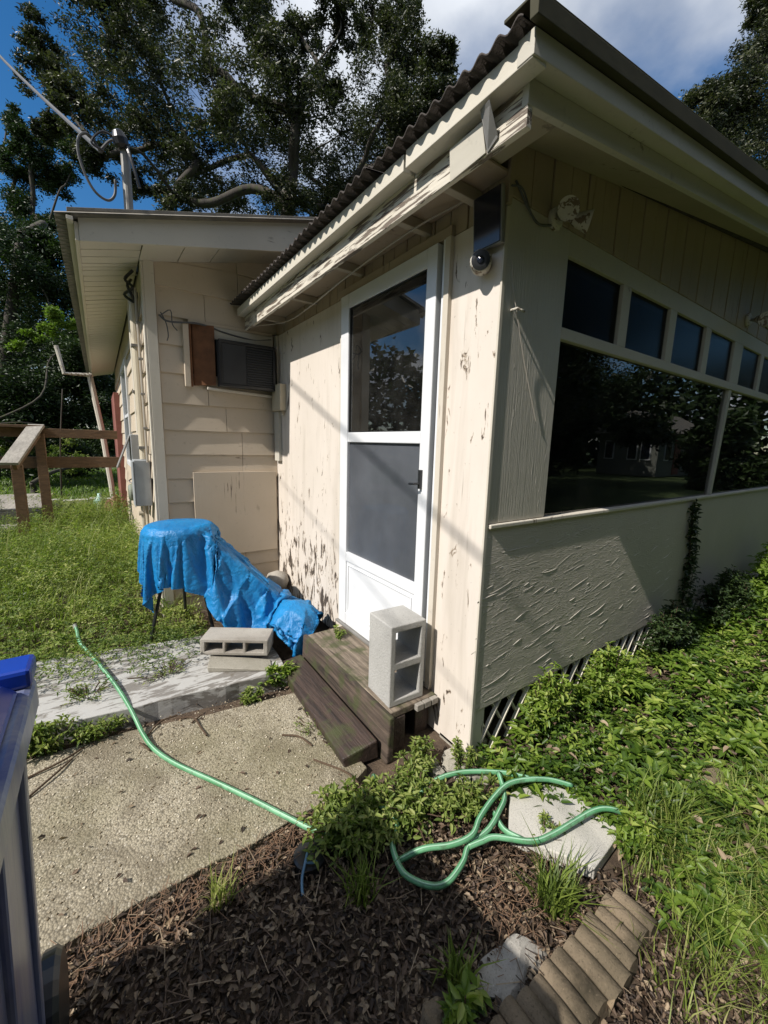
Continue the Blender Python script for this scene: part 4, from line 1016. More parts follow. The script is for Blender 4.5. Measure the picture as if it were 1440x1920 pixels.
def rock(name, c, r_, m_, label, sq=(1,1,.5), seed=0, cat='stone'):
    bm = bmesh.new(); bmesh.ops.create_icosphere(bm, subdivisions=3, radius=1)
    for v in bm.verts:
        n_ = mnoise.noise(v.co*1.3+Vector((seed,0,0)))*.45+mnoise.noise(v.co*3.5+Vector((0,seed,0)))*.16
        v.co = v.co*(1+n_); v.co = Vector((v.co.x*sq[0], v.co.y*sq[1], v.co.z*sq[2]))*r_
    me = bpy.data.meshes.new(name); bm.to_mesh(me); bm.free(); me.materials.append(m_)
    o = bpy.data.objects.new(name, me); col.objects.link(o); o.location = c
    return tag(o, label, cat)
rock('concrete_lump', (-.45,-.585,-.022), .10, mat['block_old'], 'rough gray lump of old concrete beside the long edging stone', (1.2,.55,.35), 3, 'concrete piece')
rock('stone', (-.705,-.55,.0), .035, mat['edger'], 'small tan stone near the bottom edge by the dead leaves', (1,1,.8), 5)
rock('stone', (.75,-.66,.03), .05, mat['edger'], 'tan stone half hidden in the ground cover at the right', (1.2,1,.6), 8)
rub = empty('rubble_pile', (-.03,-.02,0), 'broken pale concrete bits at the foot of the porch corner', 'rubble')
for k in range(16):
    a = random.random()*6.28; rr = random.random()**.5*.13
    px, py = -.07+rr*math.cos(a)*1.1, .0+rr*math.sin(a)
    b = MB(); s_ = random.uniform(.014,.04); q = random.random()*3
    pts = [(px+s_*(.7+.5*random.random())*math.cos(q+i*1.2), py+s_*(.7+.5*random.random())*math.sin(q+i*1.2)) for i in range(5)]
    b.poly(pts, -.02, [.006+random.random()*.022 for _ in pts]); b.build('chunk', mat['rubble'], rub, bevel=.003)
# small black cap with blue tie in the litter
cap = empty('valve_cover', (-.80,-.03,0), 'round dark valve cover with a blue tie in the leaf litter beside the hose', 'valve cover')
MB().lathe([(.055,-.02),(.055,.012),(.048,.018),(.01,.018)], (-.79,-.02,0), 20).build('cover', mat['black'], cap)
MB().tube(catmull([(-.80,-.02,.022),(-.82,-.05,.03),(-.845,-.08,.012),(-.86,-.12,.006)],5),.0045,6).tube(catmull([(-.82,-.05,.03),(-.80,-.065,.03),(-.785,-.06,.02)],5),.004,6).build('tie', simple('pale_blue_tie',(.12,.24,.36),.5), cap)
# twigs on the path
tw = [[(-1.62,.90),(-1.50,.93),(-1.43,.985)],[(-1.07,.98),(-.99,.93),(-.97,.84),(-.96,.76)],[(-1.2,.9),(-1.13,.98),(-1.05,1.0)],[(-.66,.58),(-.60,.52),(-.57,.44)],[(-1.0,.90),(-.95,.93)],[(-.60,.36),(-.52,.22),(-.50,.14)],[(-1.22,.88),(-1.19,.80)],[(-1.60,.78),(-1.52,.86),(-1.47,.93)]]
for k, t_ in enumerate(tw):
    o = MB().tube(catmull([(p[0],p[1],.006+.006*(i%2)) for i,p in enumerate(t_)],4), .0042, 6).build('twig', mat['twig'])
    tag(o, ['bare twig at the left edge of the aggregate path by the bin','forked crooked twig lying behind the hose on the path','twig at the foot of the slab edge left of the hose','dark twig on the path close to the step plank','short twig near the far edge of the path','long pale stick along the near end of the step plank','tiny twig on the path just right of the hose bend','thin twig leaning by the weeds at the slab edge'][k], 'twig')

# ================================================================== DECK RAIL, FAR YARD
dk = empty('deck_railing', (-1.95,6.15,0), 'brown timber deck railing with a sloping hand rail left of the house', 'railing')
MB().box(-2.165,-2.06,5.39,5.495,-.05,1.02).build('post', mat['deck_wood'], dk, bevel=.004)
MB().box(-1.99,-1.885,6.08,6.185,-.05,1.405).build('post', mat['deck_wood'], dk, bevel=.004)
MB().box(-4.5,-1.05,6.186,6.23,1.352,1.476).build('top_rail', mat['deck_wood'], dk, bevel=.004)
MB().box(-4.5,-1.04,6.186,6.23,.935,1.09).build('lower_rail', mat['deck_wood'], dk, bevel=.004)
MB().box(-4.5,-1.88,6.04,6.26,1.4765,1.512).build('rail_cap', mat['deck_wood'], dk, bevel=.004)
MB().bar((-2.111,5.243,1.021),(-1.938,6.10,1.428),.045,.11).build('hand_rail', mat['deck_wood'], dk, bevel=.004)
MB().bar((-2.138,5.133,1.05),(-1.952,6.11,1.511),.17,.035).build('hand_rail_cap', mat['deck_gray'], dk, bevel=.004)
MB().box(-4.40,-4.295,6.08,6.185,-.05,1.352).build('post', mat['deck_wood'], dk, bevel=.004)
dk2 = empty('deck', (-3.2,7.0,0), 'weathered gray deck behind the brown railing', 'deck')
brd = None
for i in range(13):
    yk = 6.28+i*.146
    if brd is None:
        brd = MB().box(-4.6,-2.02,0,.138,.33,.37).build('deck_board', mat['deck_gray'], None, bevel=.003); brd.parent = dk2; brd.location = Vector((0,yk,0))-world_loc(dk2)
    else: share('deck_board', brd, (0,yk,0), dk2)
MB().box(-4.6,-2.02,6.236,6.27,.16,.34).build('rim_board', mat['deck_gray'], dk2, bevel=.003)
MB().box(-4.5,-2.25,5.80,6.10,.16,.20).build('stair_tread', mat['deck_gray'], dk2, bevel=.003)
# row of pale edging stones by the lawn
for k in range(6):
    o = rough_slab('edging_block', [(-2.45+k*.23,9.0),(-2.24+k*.23,9.0),(-2.24+k*.23,9.22),(-2.45+k*.23,9.22)], -.05, .12+.015*math.sin(k*2), mat['paver_white'], amp=.006)
    tag(o, ['leftmost','second from left','third from left','fourth from left','fifth from left','last, nearest the house wall,'][k]+' pale block in the row edging the far lawn', 'edging block', 'row of pale edging blocks behind the railing')
jg = MB().lathe([(.02,0),(.09,.01),(.10,.05),(.10,.20),(.06,.27),(.03,.30),(.03,.34)], (-1.35,7.9,0.02), 18).build('plastic_jug', mat['glass_jug'], None, smooth=True)
tag(jg, 'pale green plastic jug standing on the ground beyond the lower rail', 'jug')
sk = rock('sack', (-1.14,7.6,.14), .16, mat['red'], 'crumpled red sack on the ground by the red end of the house', (.8,.8,1.1), 11, 'sack')

# ================================================================== GROUND VEGETATION
def inpoly(x, y, poly):
    n = len(poly); ins = np.zeros(len(x), bool); j = n-1
    for i in range(n):
        xi_, yi_ = poly[i]; xj, yj = poly[j]
        c = ((yi_ > y) != (yj > y)) & (x < (xj-xi_)*(y-yi_)/(yj-yi_+1e-12)+xi_); ins ^= c; j = i
    return ins
def scatter(n, poly, wob=.05):
    P = np.array(poly); x = RNG.uniform(P[:,0].min(), P[:,0].max(), n); y = RNG.uniform(P[:,1].min(), P[:,1].max(), n)
    m_ = inpoly(x+RNG.normal(size=n)*wob, y+RNG.normal(size=n)*wob, poly); return x[m_], y[m_]
# --- creeping ground cover along the window wall
poly_cover = [(.03,-.03),(-.04,-.20),(.05,-.30),(.11,-.44),(.13,-.56),(.16,-.66),(.06,-.70),(.05,-.86),(.25,-1.2),(1.4,-2.2),(6.4,-2.6),(6.4,.0),(2.0,-.0)]
def cover_h(x, y):
    b = .085+.09*vnoise(x,y,2.2,1)+.08*vnoise(x,y,6,2)
    near_wall = np.exp(-((y+.10)/.20)**2)
    b += near_wall*(-.02+.09*vnoise(x,y,3.1,4))
    b *= 1-.75*np.exp(-((x-.05)/.16)**2)
    b += .13*np.exp(-(((x-.46)/.16)**2+((y+.12)/.14)**2))+.13*np.exp(-(((x-.98)/.22)**2+((y+.14)/.14)**2))
    b += .35*np.exp(-(((x-3.6)/.8)**2+((y+.35)/.35)**2))
    edge = np.clip((x+.0)*3,0.15,1)
    return np.clip(b*edge, .02, .7)
x, y = scatter(17000, poly_cover, .04)
keep = RNG.random(len(x)) < np.clip(1.25-.22*np.hypot(x,y)*.6, .45, 1)
keep &= (vnoise(x,y,4.5,12)+.35*RNG.normal(size=len(x)) > -.42)
x, y = x[keep], y[keep]; h = cover_h(x,y)
# each stem carries a whorl of leaves
def whorls(x, y, h, nl, size, spread):
    P = []; D_ = []; U_ = []; r0 = []; S0 = []
    n = len(x); z = h*(.45+.55*RNG.random(n))
    tone = np.clip(.45+.35*vnoise(x,y,1.6,7)+.3*vnoise(x,y,9,4)+.18*RNG.normal(size=n),0,1)
    for k in range(nl):
        a = RNG.random(n)*.9+2*np.pi*k/nl
        el = RNG.normal(size=n)*.40+.25
        d = np.stack([np.cos(a)*np.cos(el), np.sin(a)*np.cos(el), np.sin(el)],1)
        P.append(np.stack([x,y,z+.006*k*RNG.random(n)],1)+d*spread); D_.append(d)
        u = RNG.normal(size=(n,3))*.25; u[:,2] += 1; U_.append(u); r0.append(tone+RNG.normal(size=n)*.12)
        S0.append(size*(.6+.7*RNG.random(n)))
    return np.concatenate(P), np.concatenate(D_), np.concatenate(U_), np.clip(np.concatenate(r0),0,1), np.concatenate(S0)
P, D_, U_, r0, S0 = whorls(x,y,h,5,.040,.004)
S0 = S0*np.clip(1+.9*np.tile(vnoise(x,y,4.0,21),5),.55,1.7)
P2, D2, U2, r2, S2 = whorls(x,y,h*.55,3,.036,.004)
P = np.concatenate([P,P2]); D_ = np.concatenate([D_,D2]); U_ = np.concatenate([U_,U2]); r0 = np.concatenate([r0,r2*.6]); S0 = np.concatenate([S0,S2])
o = bulk('ground_cover', leaf6(P,D_,U_,S0,S0*.46,.25), LF6, 4, r0, mat['cover_leaf'])
tag(o, 'dense bright green creeping ground cover along the window wall', 'ground cover', kind='stuff')
# --- grass at the right
poly_grass = [(.05,-.62),(.30,-.60),(2.6,-.95),(3.0,-2.4),(.2,-2.2),(-.6,-1.7),(-.35,-1.05),(-.12,-.86)]
x, y = scatter(36000, poly_grass, .06)
k_ = vnoise(x,y,3.0,9)+.25*RNG.normal(size=len(x)) > -.18
x, y = x[k_], y[k_]; P = np.stack([x,y,np.full(len(x),-.03)],1)
o = blades('grass', P, .095, .0036, .95, mat['blade'], rnd=.45+.3*vnoise(x,y,2,3))
tag(o, 'patchy green and straw coloured grass at the lower right', 'grass', kind='stuff')
x, y = scatter(15000, [(.12,-.66),(.35,-.62),(1.3,-.85),(1.4,-1.6),(-.30,-1.3),(-.18,-.92),(-.02,-.86)], .05)
k_ = vnoise(x,y,5.0,31)+.3*RNG.normal(size=len(x)) > -.15; x, y = x[k_], y[k_]
o = blades('grass', np.stack([x,y,np.full(len(x),-.03)],1), .115, .0042, 1.0, mat['blade'], rnd=.62+.3*vnoise(x,y,3,5))
tag(o, 'bright yellow green grass at the bottom right corner', 'grass', kind='stuff')
# tufts
def tuft(cx, cy, n, h, spread, name, label, wd=.006, lean=.9, m_='blade', z=0., rnd=.35):
    a = RNG.random(n)*6.28; r_ = spread*RNG.random(n)**.7
    P = np.stack([cx+r_*np.cos(a), cy+r_*np.sin(a), np.full(n, z-.02)],1)
    o = blades(name, P, h, wd, lean, mat[m_], rnd=np.full(n, rnd)); return tag(o, label, 'grass tuft')
tuft(-.225,-.56,170,.12,.05,'grass_tuft','dark spiky grass tuft between the stepping slab and the edging stones', .007, 1.0, rnd=.2)
tuft(.34,-.62,260,.15,.10,'grass_tuft','tall grass clump in the cover right of the stepping slab',.006,.8)
tuft(-.70,-.20,90,.10,.05,'grass_tuft','small grass tuft in the shaded leaf litter left of the hose loop',.005,.9,rnd=.3)
tuft(-1.07,.02,70,.08,.035,'grass_tuft','yellow green tuft in the sunlit litter at the path edge',.004,.9,rnd=.7)
tuft(-.60,-.52,60,.07,.04,'grass_tuft','low weed tuft in front of the long edging stone',.008,.9,rnd=.3)
# --- weeds at the porch corner (in the hose loops)
def bush(cx, cy, rx, ry, h, n, size, name, label, m_='weed_leaf', z0=0., stems=10, cat='weed'):
    root = empty(name, (cx,cy,z0), label, cat)
    sb = MB(); tips = []
    for k in range(stems):
        a = random.random()*6.28; q = random.random()**.6
        tip = Vector((cx+rx*q*math.cos(a), cy+ry*q*math.sin(a), z0+h*(1-.55*q*q)*random.uniform(.7,1.05)))
        b0 = Vector((cx+rx*.25*q*math.cos(a), cy+ry*.25*q*math.sin(a), z0-.02)); mid = b0.lerp(tip,.5)+Vector((0,0,h*.12))
        sb.tube(catmull([b0,mid,tip],4), .0022, 5); tips.append((b0,mid,tip))
    sb.build('stem', mat['twig'], root)
    nn = n//4
    k_ = RNG.integers(0, stems, nn); t = RNG.random(nn)**.6
    B = np.array([[list(v) for v in q] for q in tips])[k_]
    Pn = np.where((t<.5)[:,None], B[:,0]+(B[:,1]-B[:,0])*(t*2)[:,None], B[:,1]+(B[:,2]-B[:,1])*(t*2-1)[:,None])
    Pn = Pn+RNG.normal(size=(nn,3))*np.array([rx,ry,h*.6])*.09; Pn[:,2] = np.maximum(Pn[:,2], z0-.02)
    Pa, Da, Ua, Ra, Sa = [], [], [], [], []
    for q in range(4):
        a_ = RNG.random(nn)*1.2+q*math.pi/2; el = RNG.normal(size=nn)*.45+.2
        d = np.stack([np.cos(a_)*np.cos(el), np.sin(a_)*np.cos(el), np.sin(el)],1)
        u = RNG.normal(size=(nn,3))*.35; u[:,2] += 1
        Pa.append(Pn+d*.003); Da.append(d); Ua.append(u); Ra.append(np.clip(.2+.5*t+RNG.normal(size=nn)*.18,0,1)); Sa.append(size*(.5+.8*RNG.random(nn)))
    Sa = np.concatenate(Sa)
    bulk('foliage', leaf6(np.concatenate(Pa),np.concatenate(Da),np.concatenate(Ua),Sa,Sa*.42,.25), LF6, 4, np.concatenate(Ra), mat[m_], root)
    return root
bush(-.61,-.01,.21,.15,.12,1900,.030,'weed','leafy weed clump over the hose where the path ends',stems=44)
bush(-.38,-.06,.21,.18,.10,1700,.026,'weed','sprawling weed inside the hose loops at the porch corner',stems=44)
bush(-.24,.08,.12,.09,.13,600,.022,'weed','thin weed growing up against the end of the step',stems=14)
bush(-.17,-.19,.15,.10,.10,900,.024,'weed','low weed between the hose and the stepping slab',stems=22)
bush(-.08,-.04,.06,.05,.20,420,.018,'weed','upright wispy weed at the foot of the corner post',stems=9)
bush(-.05,-.42,.07,.05,.07,260,.018,'weed','little weed at the edge of the stepping slab',stems=8)
bush(.17,-.62,.09,.06,.12,700,.028,'weed','broad leaved weed at the near end of the stepping slab','cover_leaf',stems=14)
bush(-.66,-.60,.07,.05,.10,260,.035,'weed','dark leafy weed at the bottom edge beside the edging stone','cover_leaf',stems=7)
bush(-.50,1.00,.14,.07,.11,620,.032,'weed','bright green weed in front of the lying concrete block','cover_leaf',stems=14)
bush(-.71,.93,.07,.05,.07,260,.026,'weed','small weed at the foot of the slab edge',stems=8)
bush(-.13,1.00,.04,.06,.06,200,.02,'weed','little moss weed on the step under the door','weed_leaf',.19,6)
bush(-1.57,1.05,.17,.07,.16,1100,.026,'weed','weed clump at the slab edge beside the bin','weed_leaf',stems=18)
bush(-1.38,1.03,.13,.06,.10,600,.022,'weed','trailing weeds along the slab edge left of the hose','weed_leaf',stems=16)
bush(-1.42,1.30,.16,.10,.06,300,.016,'weed','thin weeds sprouting through the slab left of the hose','weed_leaf',.07,24)
bush(-1.05,1.32,.20,.12,.06,260,.014,'weed','thin weeds sprouting through the slab right of the hose','weed_leaf',.07,24)
bush(-.50,.52,.09,.20,.03,300,.012,'weed','low mossy weeds on the path beside the step plank','weed_leaf',0,20)
bush(.43,-.11,.16,.09,.35,2300,.030,'shrub','leafy vine shrub climbing the lattice near the porch corner','cover_leaf',stems=40,cat='shrub')
bush(.98,-.13,.26,.10,.34,3000,.030,'shrub','second leafy clump against the lattice below the big pane','cover_leaf',stems=36,cat='shrub')
bush(1.75,-.12,.28,.12,.42,2200,.032,'shrub','dark shrub against the wall left of the climbing vine','dark_leaf',stems=30,cat='shrub')
bush(2.75,-.16,.42,.14,.50,3600,.035,'shrub','dark shaded shrub against the wall right of the climbing vine','dark_leaf',stems=40,cat='shrub')
bush(3.75,-.25,.55,.22,.62,5200,.045,'shrub','bright leafy shrub at the far right edge of the wall','bright_leaf',stems=44,cat='shrub')
# vine on the wall
vn = empty('climbing_vine', (2.25,-.01,.2), 'narrow vine climbing the lower window wall to the sill', 'vine')
vp = catmull([(2.30,-.02,.0),(2.25,-.014,.35),(2.27,-.012,.6),(2.21,-.012,.85),(2.19,-.014,1.04)],8)
MB().tube(vp,.005,6).tube(catmull([(2.36,-.015,.05),(2.40,-.01,.5),(2.36,-.01,.8)],6),.002,5).build('stem', mat['twig'], vn)
n = 900; t = RNG.random(n)**1.6; vpa = np.array([list(v) for v in vp]); ii = (t*(len(vp)-1)).astype(int)
wv = .022+.10*(1-t)**3
leaves('foliage', vpa[ii]+np.stack([RNG.normal(size=n)*wv, -np.abs(RNG.normal(size=n))*.6*wv, RNG.normal(size=n)*.02],1), .032, mat['dark_leaf'], vn, .6)
# --- weeds and grass left of the house
poly_left = [(-.96,2.45),(-.80,2.36),(-.70,1.95),(-.85,1.72),(-1.3,1.72),(-1.75,1.80),(-2.3,1.98),(-3.6,2.2),(-4.2,8.0),(-.97,8.0)]
x, y = scatter(52000, poly_left, .05)
k_ = RNG.random(len(x)) < np.clip(1.5-.2*y, .35, 1)
x, y = x[k_], y[k_]; hh = (.06+.26*np.clip((y-1.8)/1.8,0,1))*(1+.7*vnoise(x,y,2.4,5)+.9*vnoise(x,y,7,6)).clip(.15,2.2)+.10*np.exp(-((x+1.05)/.12)**2)*(y > 2.6)*np.where(y>3.3,.9,1)
P, D_, U_, r0, S0 = whorls(x,y,hh,3,.028,.003)
o = bulk('weeds', leaf_verts(P,D_,U_,S0,S0*.5,.22), LF, 2, np.clip(r0+.12,0,1), mat['weed_leaf'])
tag(o, 'knee high green weeds filling the yard left of the house', 'weeds', kind='stuff')
x, y = scatter(15000, poly_left, .08)
P = np.stack([x,y,np.full(len(x),-.03)],1)
o = blades('grass', P, (.11+.24*np.clip((y-1.7)/2.0,0,1))*(1+.6*vnoise(x,y,4,11)), .005, .8, mat['blade'], rnd=.5+.3*vnoise(x,y,2,3))
tag(o, 'long grass blades among the weeds left of the house', 'grass', kind='stuff')
x, y = scatter(2600, [(-2.2,1.30),(-.9,1.28),(-.75,1.75),(-2.2,1.95)], .03)
k_ = (y-1.25+.12*(x+1.3))/.6+.5*vnoise(x,y,5,3) > RNG.random(len(x))*.9; x, y = x[k_], y[k_]
P, D_, U_, r0, S0 = whorls(x,y,np.full(len(x),.05)+.03*RNG.random(len(x)),3,.020,.002); P[:,2] += .075
o = bulk('slab_weeds', leaf6(P,D_,U_,S0,S0*.4,.25), LF6, 4, r0, mat['weed_leaf'])
tag(o, 'small weeds creeping over the back of the flaking slab', 'weeds', kind='stuff')
# far lawn
xx_ = RNG.uniform(-14,-.2,30000); yy_ = RNG.uniform(8.6,20,30000)
P = np.stack([xx_,yy_,np.full(30000,-.05)],1)
o = blades('lawn', P, .09, .03, .9, mat['bright_leaf'], rnd=.35+.4*vnoise(xx_,yy_,.7,3))
tag(o, 'sunlit lawn beyond the row of edging blocks', 'lawn', kind='stuff')
# --- leaf litter
poly_lit = [(-2.2,.13),(-.62,.135),(-.45,.05),(-.1,-.3),(-.05,-.6),(.15,-.7),(.25,-1.2),(-.2,-2.2),(-2.6,-2.2)]
x, y = scatter(75000, poly_lit, .03); n = len(x)
P = np.stack([x,y,-.028+.03*RNG.random(n)],1)
D0 = RNG.normal(size=(n,3)); D0[:,2] *= .25; U0 = RNG.normal(size=(n,3))*.35; U0[:,2] += 1
Ls = .010+.019*RNG.random(n)**1.6
o = bulk('leaf_litter', leaf6(P,D0,U0,Ls*1.15,Ls*.55,.35,.3), LF6, 4, RNG.random(n), mat['dead_leaf'])
tag(o, 'carpet of brown dead leaves in front of the path', 'leaf litter', kind='stuff')
# straw and needles
x, y = scatter(3600, poly_lit, .03); n = len(x); a = RNG.random(n)*6.28
d = np.stack([np.cos(a),np.sin(a),RNG.normal(size=n)*.12],1)*(.03+.05*RNG.random(n))[:,None]; s_ = np.stack([-np.sin(a),np.cos(a),np.zeros(n)],1)*.0011
P = np.stack([x,y,.002+.014*RNG.random(n)],1)
o = bulk('pine_straw', np.stack([P-s_,P+s_,P+d+s_,P+d-s_],1), LF, 2, RNG.random(n), mat['dead_leaf'])
tag(o, 'thin straw and pine needles strewn over the leaf litter', 'straw', kind='stuff')
x, y = scatter(500, [(-1.6,.13),(-.62,.135),(-.7,-.02),(-1.6,-.02)], .02); x2, y2 = scatter(380, [(-.35,-.32),(-.05,-.5),(-.15,-.64),(-.5,-.55)], .03); x = np.concatenate([x,x2]); y = np.concatenate([y,y2]); n = len(x); a = RNG.random(n)*6.28
d = np.stack([np.cos(a),np.sin(a),RNG.normal(size=n)*.2],1)*(.015+.04*RNG.random(n))[:,None]; s_ = np.stack([-np.sin(a),np.cos(a),np.zeros(n)],1)*.0009
P = np.stack([x,y,.004+.012*RNG.random(n)],1)
o = bulk('red_needles', np.stack([P-s_,P+s_,P+d+s_,P+d-s_],1), LF, 2, RNG.random(n), mat['needle'])
tag(o, 'reddish pine needles in the sunlit strip of litter beside the path', 'straw', kind='stuff')
# dead leaves scattered on path and slab edge
x, y = scatter(800, [(-2.2,.16),(-.45,.2),(-.40,1.0),(-2.2,1.15)], .02); n = len(x)
k_ = (RNG.random(n) < .12+.7*np.exp(-((y-1.0+.09*(x+1))/.07)**2)+.5*np.exp(-((x+.45)/.08)**2)+.5*np.exp(-((y-.16)/.05)**2)); x, y = x[k_], y[k_]; n = len(x)
D0 = RNG.normal(size=(n,3)); D0[:,2] *= .15; U0 = RNG.normal(size=(n,3))*.3; U0[:,2] += 1; Ls = .012+.018*RNG.random(n)
o = bulk('fallen_leaves', leaf_verts(np.stack([x,y,.004+.004*RNG.random(n)],1),D0,U0,Ls,Ls*.45,.3), LF, 2, RNG.random(n), mat['dead_leaf'])
tag(o, 'scattered dead leaves along the edges of the aggregate path', 'leaf litter', kind='stuff')
x, y = scatter(1500, [(.1,-.1),(.1,-.8),(1.6,-1.3),(3.0,-.2)], .03); n = len(x)
D0 = RNG.normal(size=(n,3)); D0[:,2] *= .3; U0 = RNG.normal(size=(n,3))*.4; U0[:,2] += 1; Ls = .02+.03*RNG.random(n)
o = bulk('withered_leaves', leaf6(np.stack([x,y,cover_h(x,y)*(.3+.7*RNG.random(n))],1),D0,U0,Ls,Ls*.5,.3), LF6, 4, .4+.6*RNG.random(n), mat['dead_leaf'])
tag(o, 'withered brown leaves caught in the ground cover', 'leaf litter', kind='stuff')
# loose gravel
x, y = scatter(2600, [(-2.2,.16),(-.45,.2),(-.42,.95),(-2.2,1.15)], .02); n = len(x)
s0 = .002+.0035*RNG.random(n); Pc = np.stack([x,y,np.full(n,.001)],1)
oct_ = np.array([(1,0,0),(0,1,0),(-1,0,0),(0,-1,0),(0,0,.8),(0,0,-.5)])
V = Pc[:,None,:]+oct_[None]*s0[:,None,None]*(1+.3*RNG.normal(size=(n,6,1)))
o = bulk('gravel', V, [(0,1,4),(1,2,4),(2,3,4),(3,0,4),(1,0,5),(2,1,5),(3,2,5),(0,3,5)], 8, RNG.random(n), leafmat('gravel_grains', [(.14,.11,.07),(.30,.25,.17),(.42,.36,.26),(.68,.62,.5)], .0, .9, .2))
tag(o, 'loose grit on the aggregate path', 'gravel', kind='stuff')

# ================================================================== TREES
def ray(u, v): return fwd+rt*((u-720)/FPX)+up*((960-v)/FPX)
def tree(name, label, base, fork, blobs, nleaf, size, m_, trunk_r, sub=16, limbs=True, cat='tree', group=None, extra=None, rmul=1.0, lump=.34):
    """blobs: (x, y, z, radius); each gets a limb, side twigs and clustered leaves"""
    root = empty(name, base, label, cat, group)
    base = Vector(base); fork = Vector(fork)
    tb_ = MB(); m0 = base.lerp(fork,.5)+Vector((random.uniform(-.2,.2),random.uniform(-.2,.2),0))
    tb_.tube(catmull([base-Vector((0,0,.2)),m0,fork],5), [trunk_r*(1.25-.55*i/10) for i in range(11)], 12)
    tb_.build('trunk', mat['bark'], root, smooth=True)
    bb = MB(); PP = []; RR = []
    nodes = [(fork, -1)]; order = sorted(blobs, key=lambda q: (Vector(q[:3])-fork).length); plen = [0.0]; par = []
    for q in order:
        c_ = Vector(q[:3]); best = min(range(len(nodes)), key=lambda i: (c_-nodes[i][0]).length+.35*plen[i]+(1.5 if (c_-nodes[i][0]).length < .3 else 0))
        par.append(best); nodes.append((c_, best)); plen.append(plen[best]+(c_-nodes[best][0]).length)
    wt = [1.0]*len(nodes)
    for i in range(len(nodes)-1, 0, -1): wt[nodes[i][1]] += wt[i]
    for ib, (bx_, by_, bz_, br_) in enumerate(order):
        c_ = Vector((bx_,by_,bz_)); br_ *= rmul
        if limbs:
            p0_ = nodes[par[ib]][0]; dlt = c_-p0_; perp = Vector((random.gauss(0,1),random.gauss(0,1),random.gauss(0,.8)))*dlt.length*.06
            pth = catmull([p0_, p0_+dlt*.33+perp+Vector((0,0,dlt.length*.05)), p0_+dlt*.7-perp*.7, c_],5)
            ra = trunk_r*.80*(wt[ib+1]/len(nodes))**.5+.006; rb = ra*.75 if wt[ib+1] > 1.5 else .01
            bb.tube(pth, [ra+(rb-ra)*i/(len(pth)-1) for i in range(len(pth))], 7, cap=False)
        subs = []
        for k in range(sub):
            d = Vector((random.gauss(0,1),random.gauss(0,1),random.gauss(0,.8))); d = d.normalized()*br_*random.random()**.45
            q = c_+d; subs.append(q)
            if limbs: bb.tube(catmull([c_-d*.1, c_+d*.5+Vector((random.gauss(0,.06),random.gauss(0,.06),random.gauss(0,.06)))*br_, q],3), [.035*trunk_r**.5*br_**.5, .02*trunk_r**.5, .016*trunk_r**.5, .012*trunk_r**.5, .010*trunk_r**.5,.008,.006], 4, cap=False)
        subs = np.array([list(q) for q in subs]); n = nleaf
        kk_ = RNG.integers(0, sub, n); rr_ = br_*lump
        g = RNG.normal(size=(n,3))*rr_*.55; g[:,2] *= .75
        PP.append(subs[kk_]+g)
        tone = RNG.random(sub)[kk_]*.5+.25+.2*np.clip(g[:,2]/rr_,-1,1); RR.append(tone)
    if limbs: bb.build('branches', mat['bark'], root, smooth=True)
    P = np.concatenate(PP); r_ = np.concatenate(RR)
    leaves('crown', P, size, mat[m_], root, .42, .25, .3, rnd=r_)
    return root
def fromray(lst, depth, jit, rs):
    out = []
    for (u, v, rp) in lst:
        dd = depth+jit*mnoise.noise(Vector((u*.011, v*.013, rs)))*2
        p = Vector(CAM)+ray(u,v)*dd; out.append((p.x,p.y,p.z,rp/FPX*dd))
    return out
oak_shape = [(70,75,38),(95,160,45),(90,240,25),(165,110,60),(150,190,55),(235,60,65),(240,150,70),(225,240,60),(190,300,38),(300,100,75),(320,200,80),(290,270,60),(262,350,32),
  (390,130,80),(410,220,85),(370,300,70),(330,370,45),(480,90,70),(490,190,85),(470,290,75),(430,370,55),(465,15,45),(430,-30,50),(560,210,80),(570,300,80),(540,380,50),(520,130,50),(640,250,80),(660,340,75),(610,390,45),
  (640,30,45),(700,30,50),(740,70,55),(730,150,65),(720,220,75),(770,200,60),(790,130,50),(825,120,32),(820,180,38),(790,250,50),(740,300,60),(610,150,42),(755,15,35),(560,60,38),(270,-10,60),(200,0,40),
  (300,-90,90),(480,-120,100),(680,-80,90),(120,-60,50),(720,400,70),(820,350,60),(900,420,80)]
ob = fromray(oak_shape, 11.5, 2.2, 1.0)
ob += [(3+random.uniform(-3,6), 13+random.uniform(-2,4), 11+random.uniform(-2,3), 1.6) for _ in range(8)]
tree('oak_tree', 'huge spreading oak tree with dark crown rising behind the house roof', (5.0,11.5,0), (4.6,11.2,5.2), ob, 3600, .088, 'oak_leaf', .36, sub=19, lump=.25)
def low(lst, depth, jit, rs): return fromray(lst, depth, jit, rs)
lb2 = low([(u_*1.0,v_,r_) for u_,v_,r_ in [(20,222,22),(45,255,24),(30,320,36),(75,330,38),(20,390,40),(60,400,32),(100,285,36),(145,290,30),(110,340,30),(88,430,24),(0,290,24),(120,250,22),(60,290,30),(90,250,22)]], 15.0, .6, 3.0)
tree('vine_covered_tree', 'leaning vine clad tree standing dark against the blue sky at the left', (-4.2,16.5,0), (-2.7,15.4,7.0), lb2, 2600, .10, 'dark_leaf', .16, sub=9)
lb3 = low([(20,500,70),(100,520,60),(150,560,55),(30,620,75),(120,650,70),(60,720,80),(150,720,50),(10,560,60),(100,790,60),(20,790,70),(-80,600,110),(-90,760,110),(170,640,45),(60,470,40),(40,850,50),(130,850,45),(190,760,45),(200,820,40),(100,460,36),(0,455,40),(140,690,50)], 12.5, 1.5, 5.0)
tree('broadleaf_tree', 'dark bushy trees filling the left edge behind the deck railing', (-3.6,13.0,0), (-3.5,12.6,1.6), lb3, 6000, .10, 'dark_leaf', .05, sub=16, lump=.42)
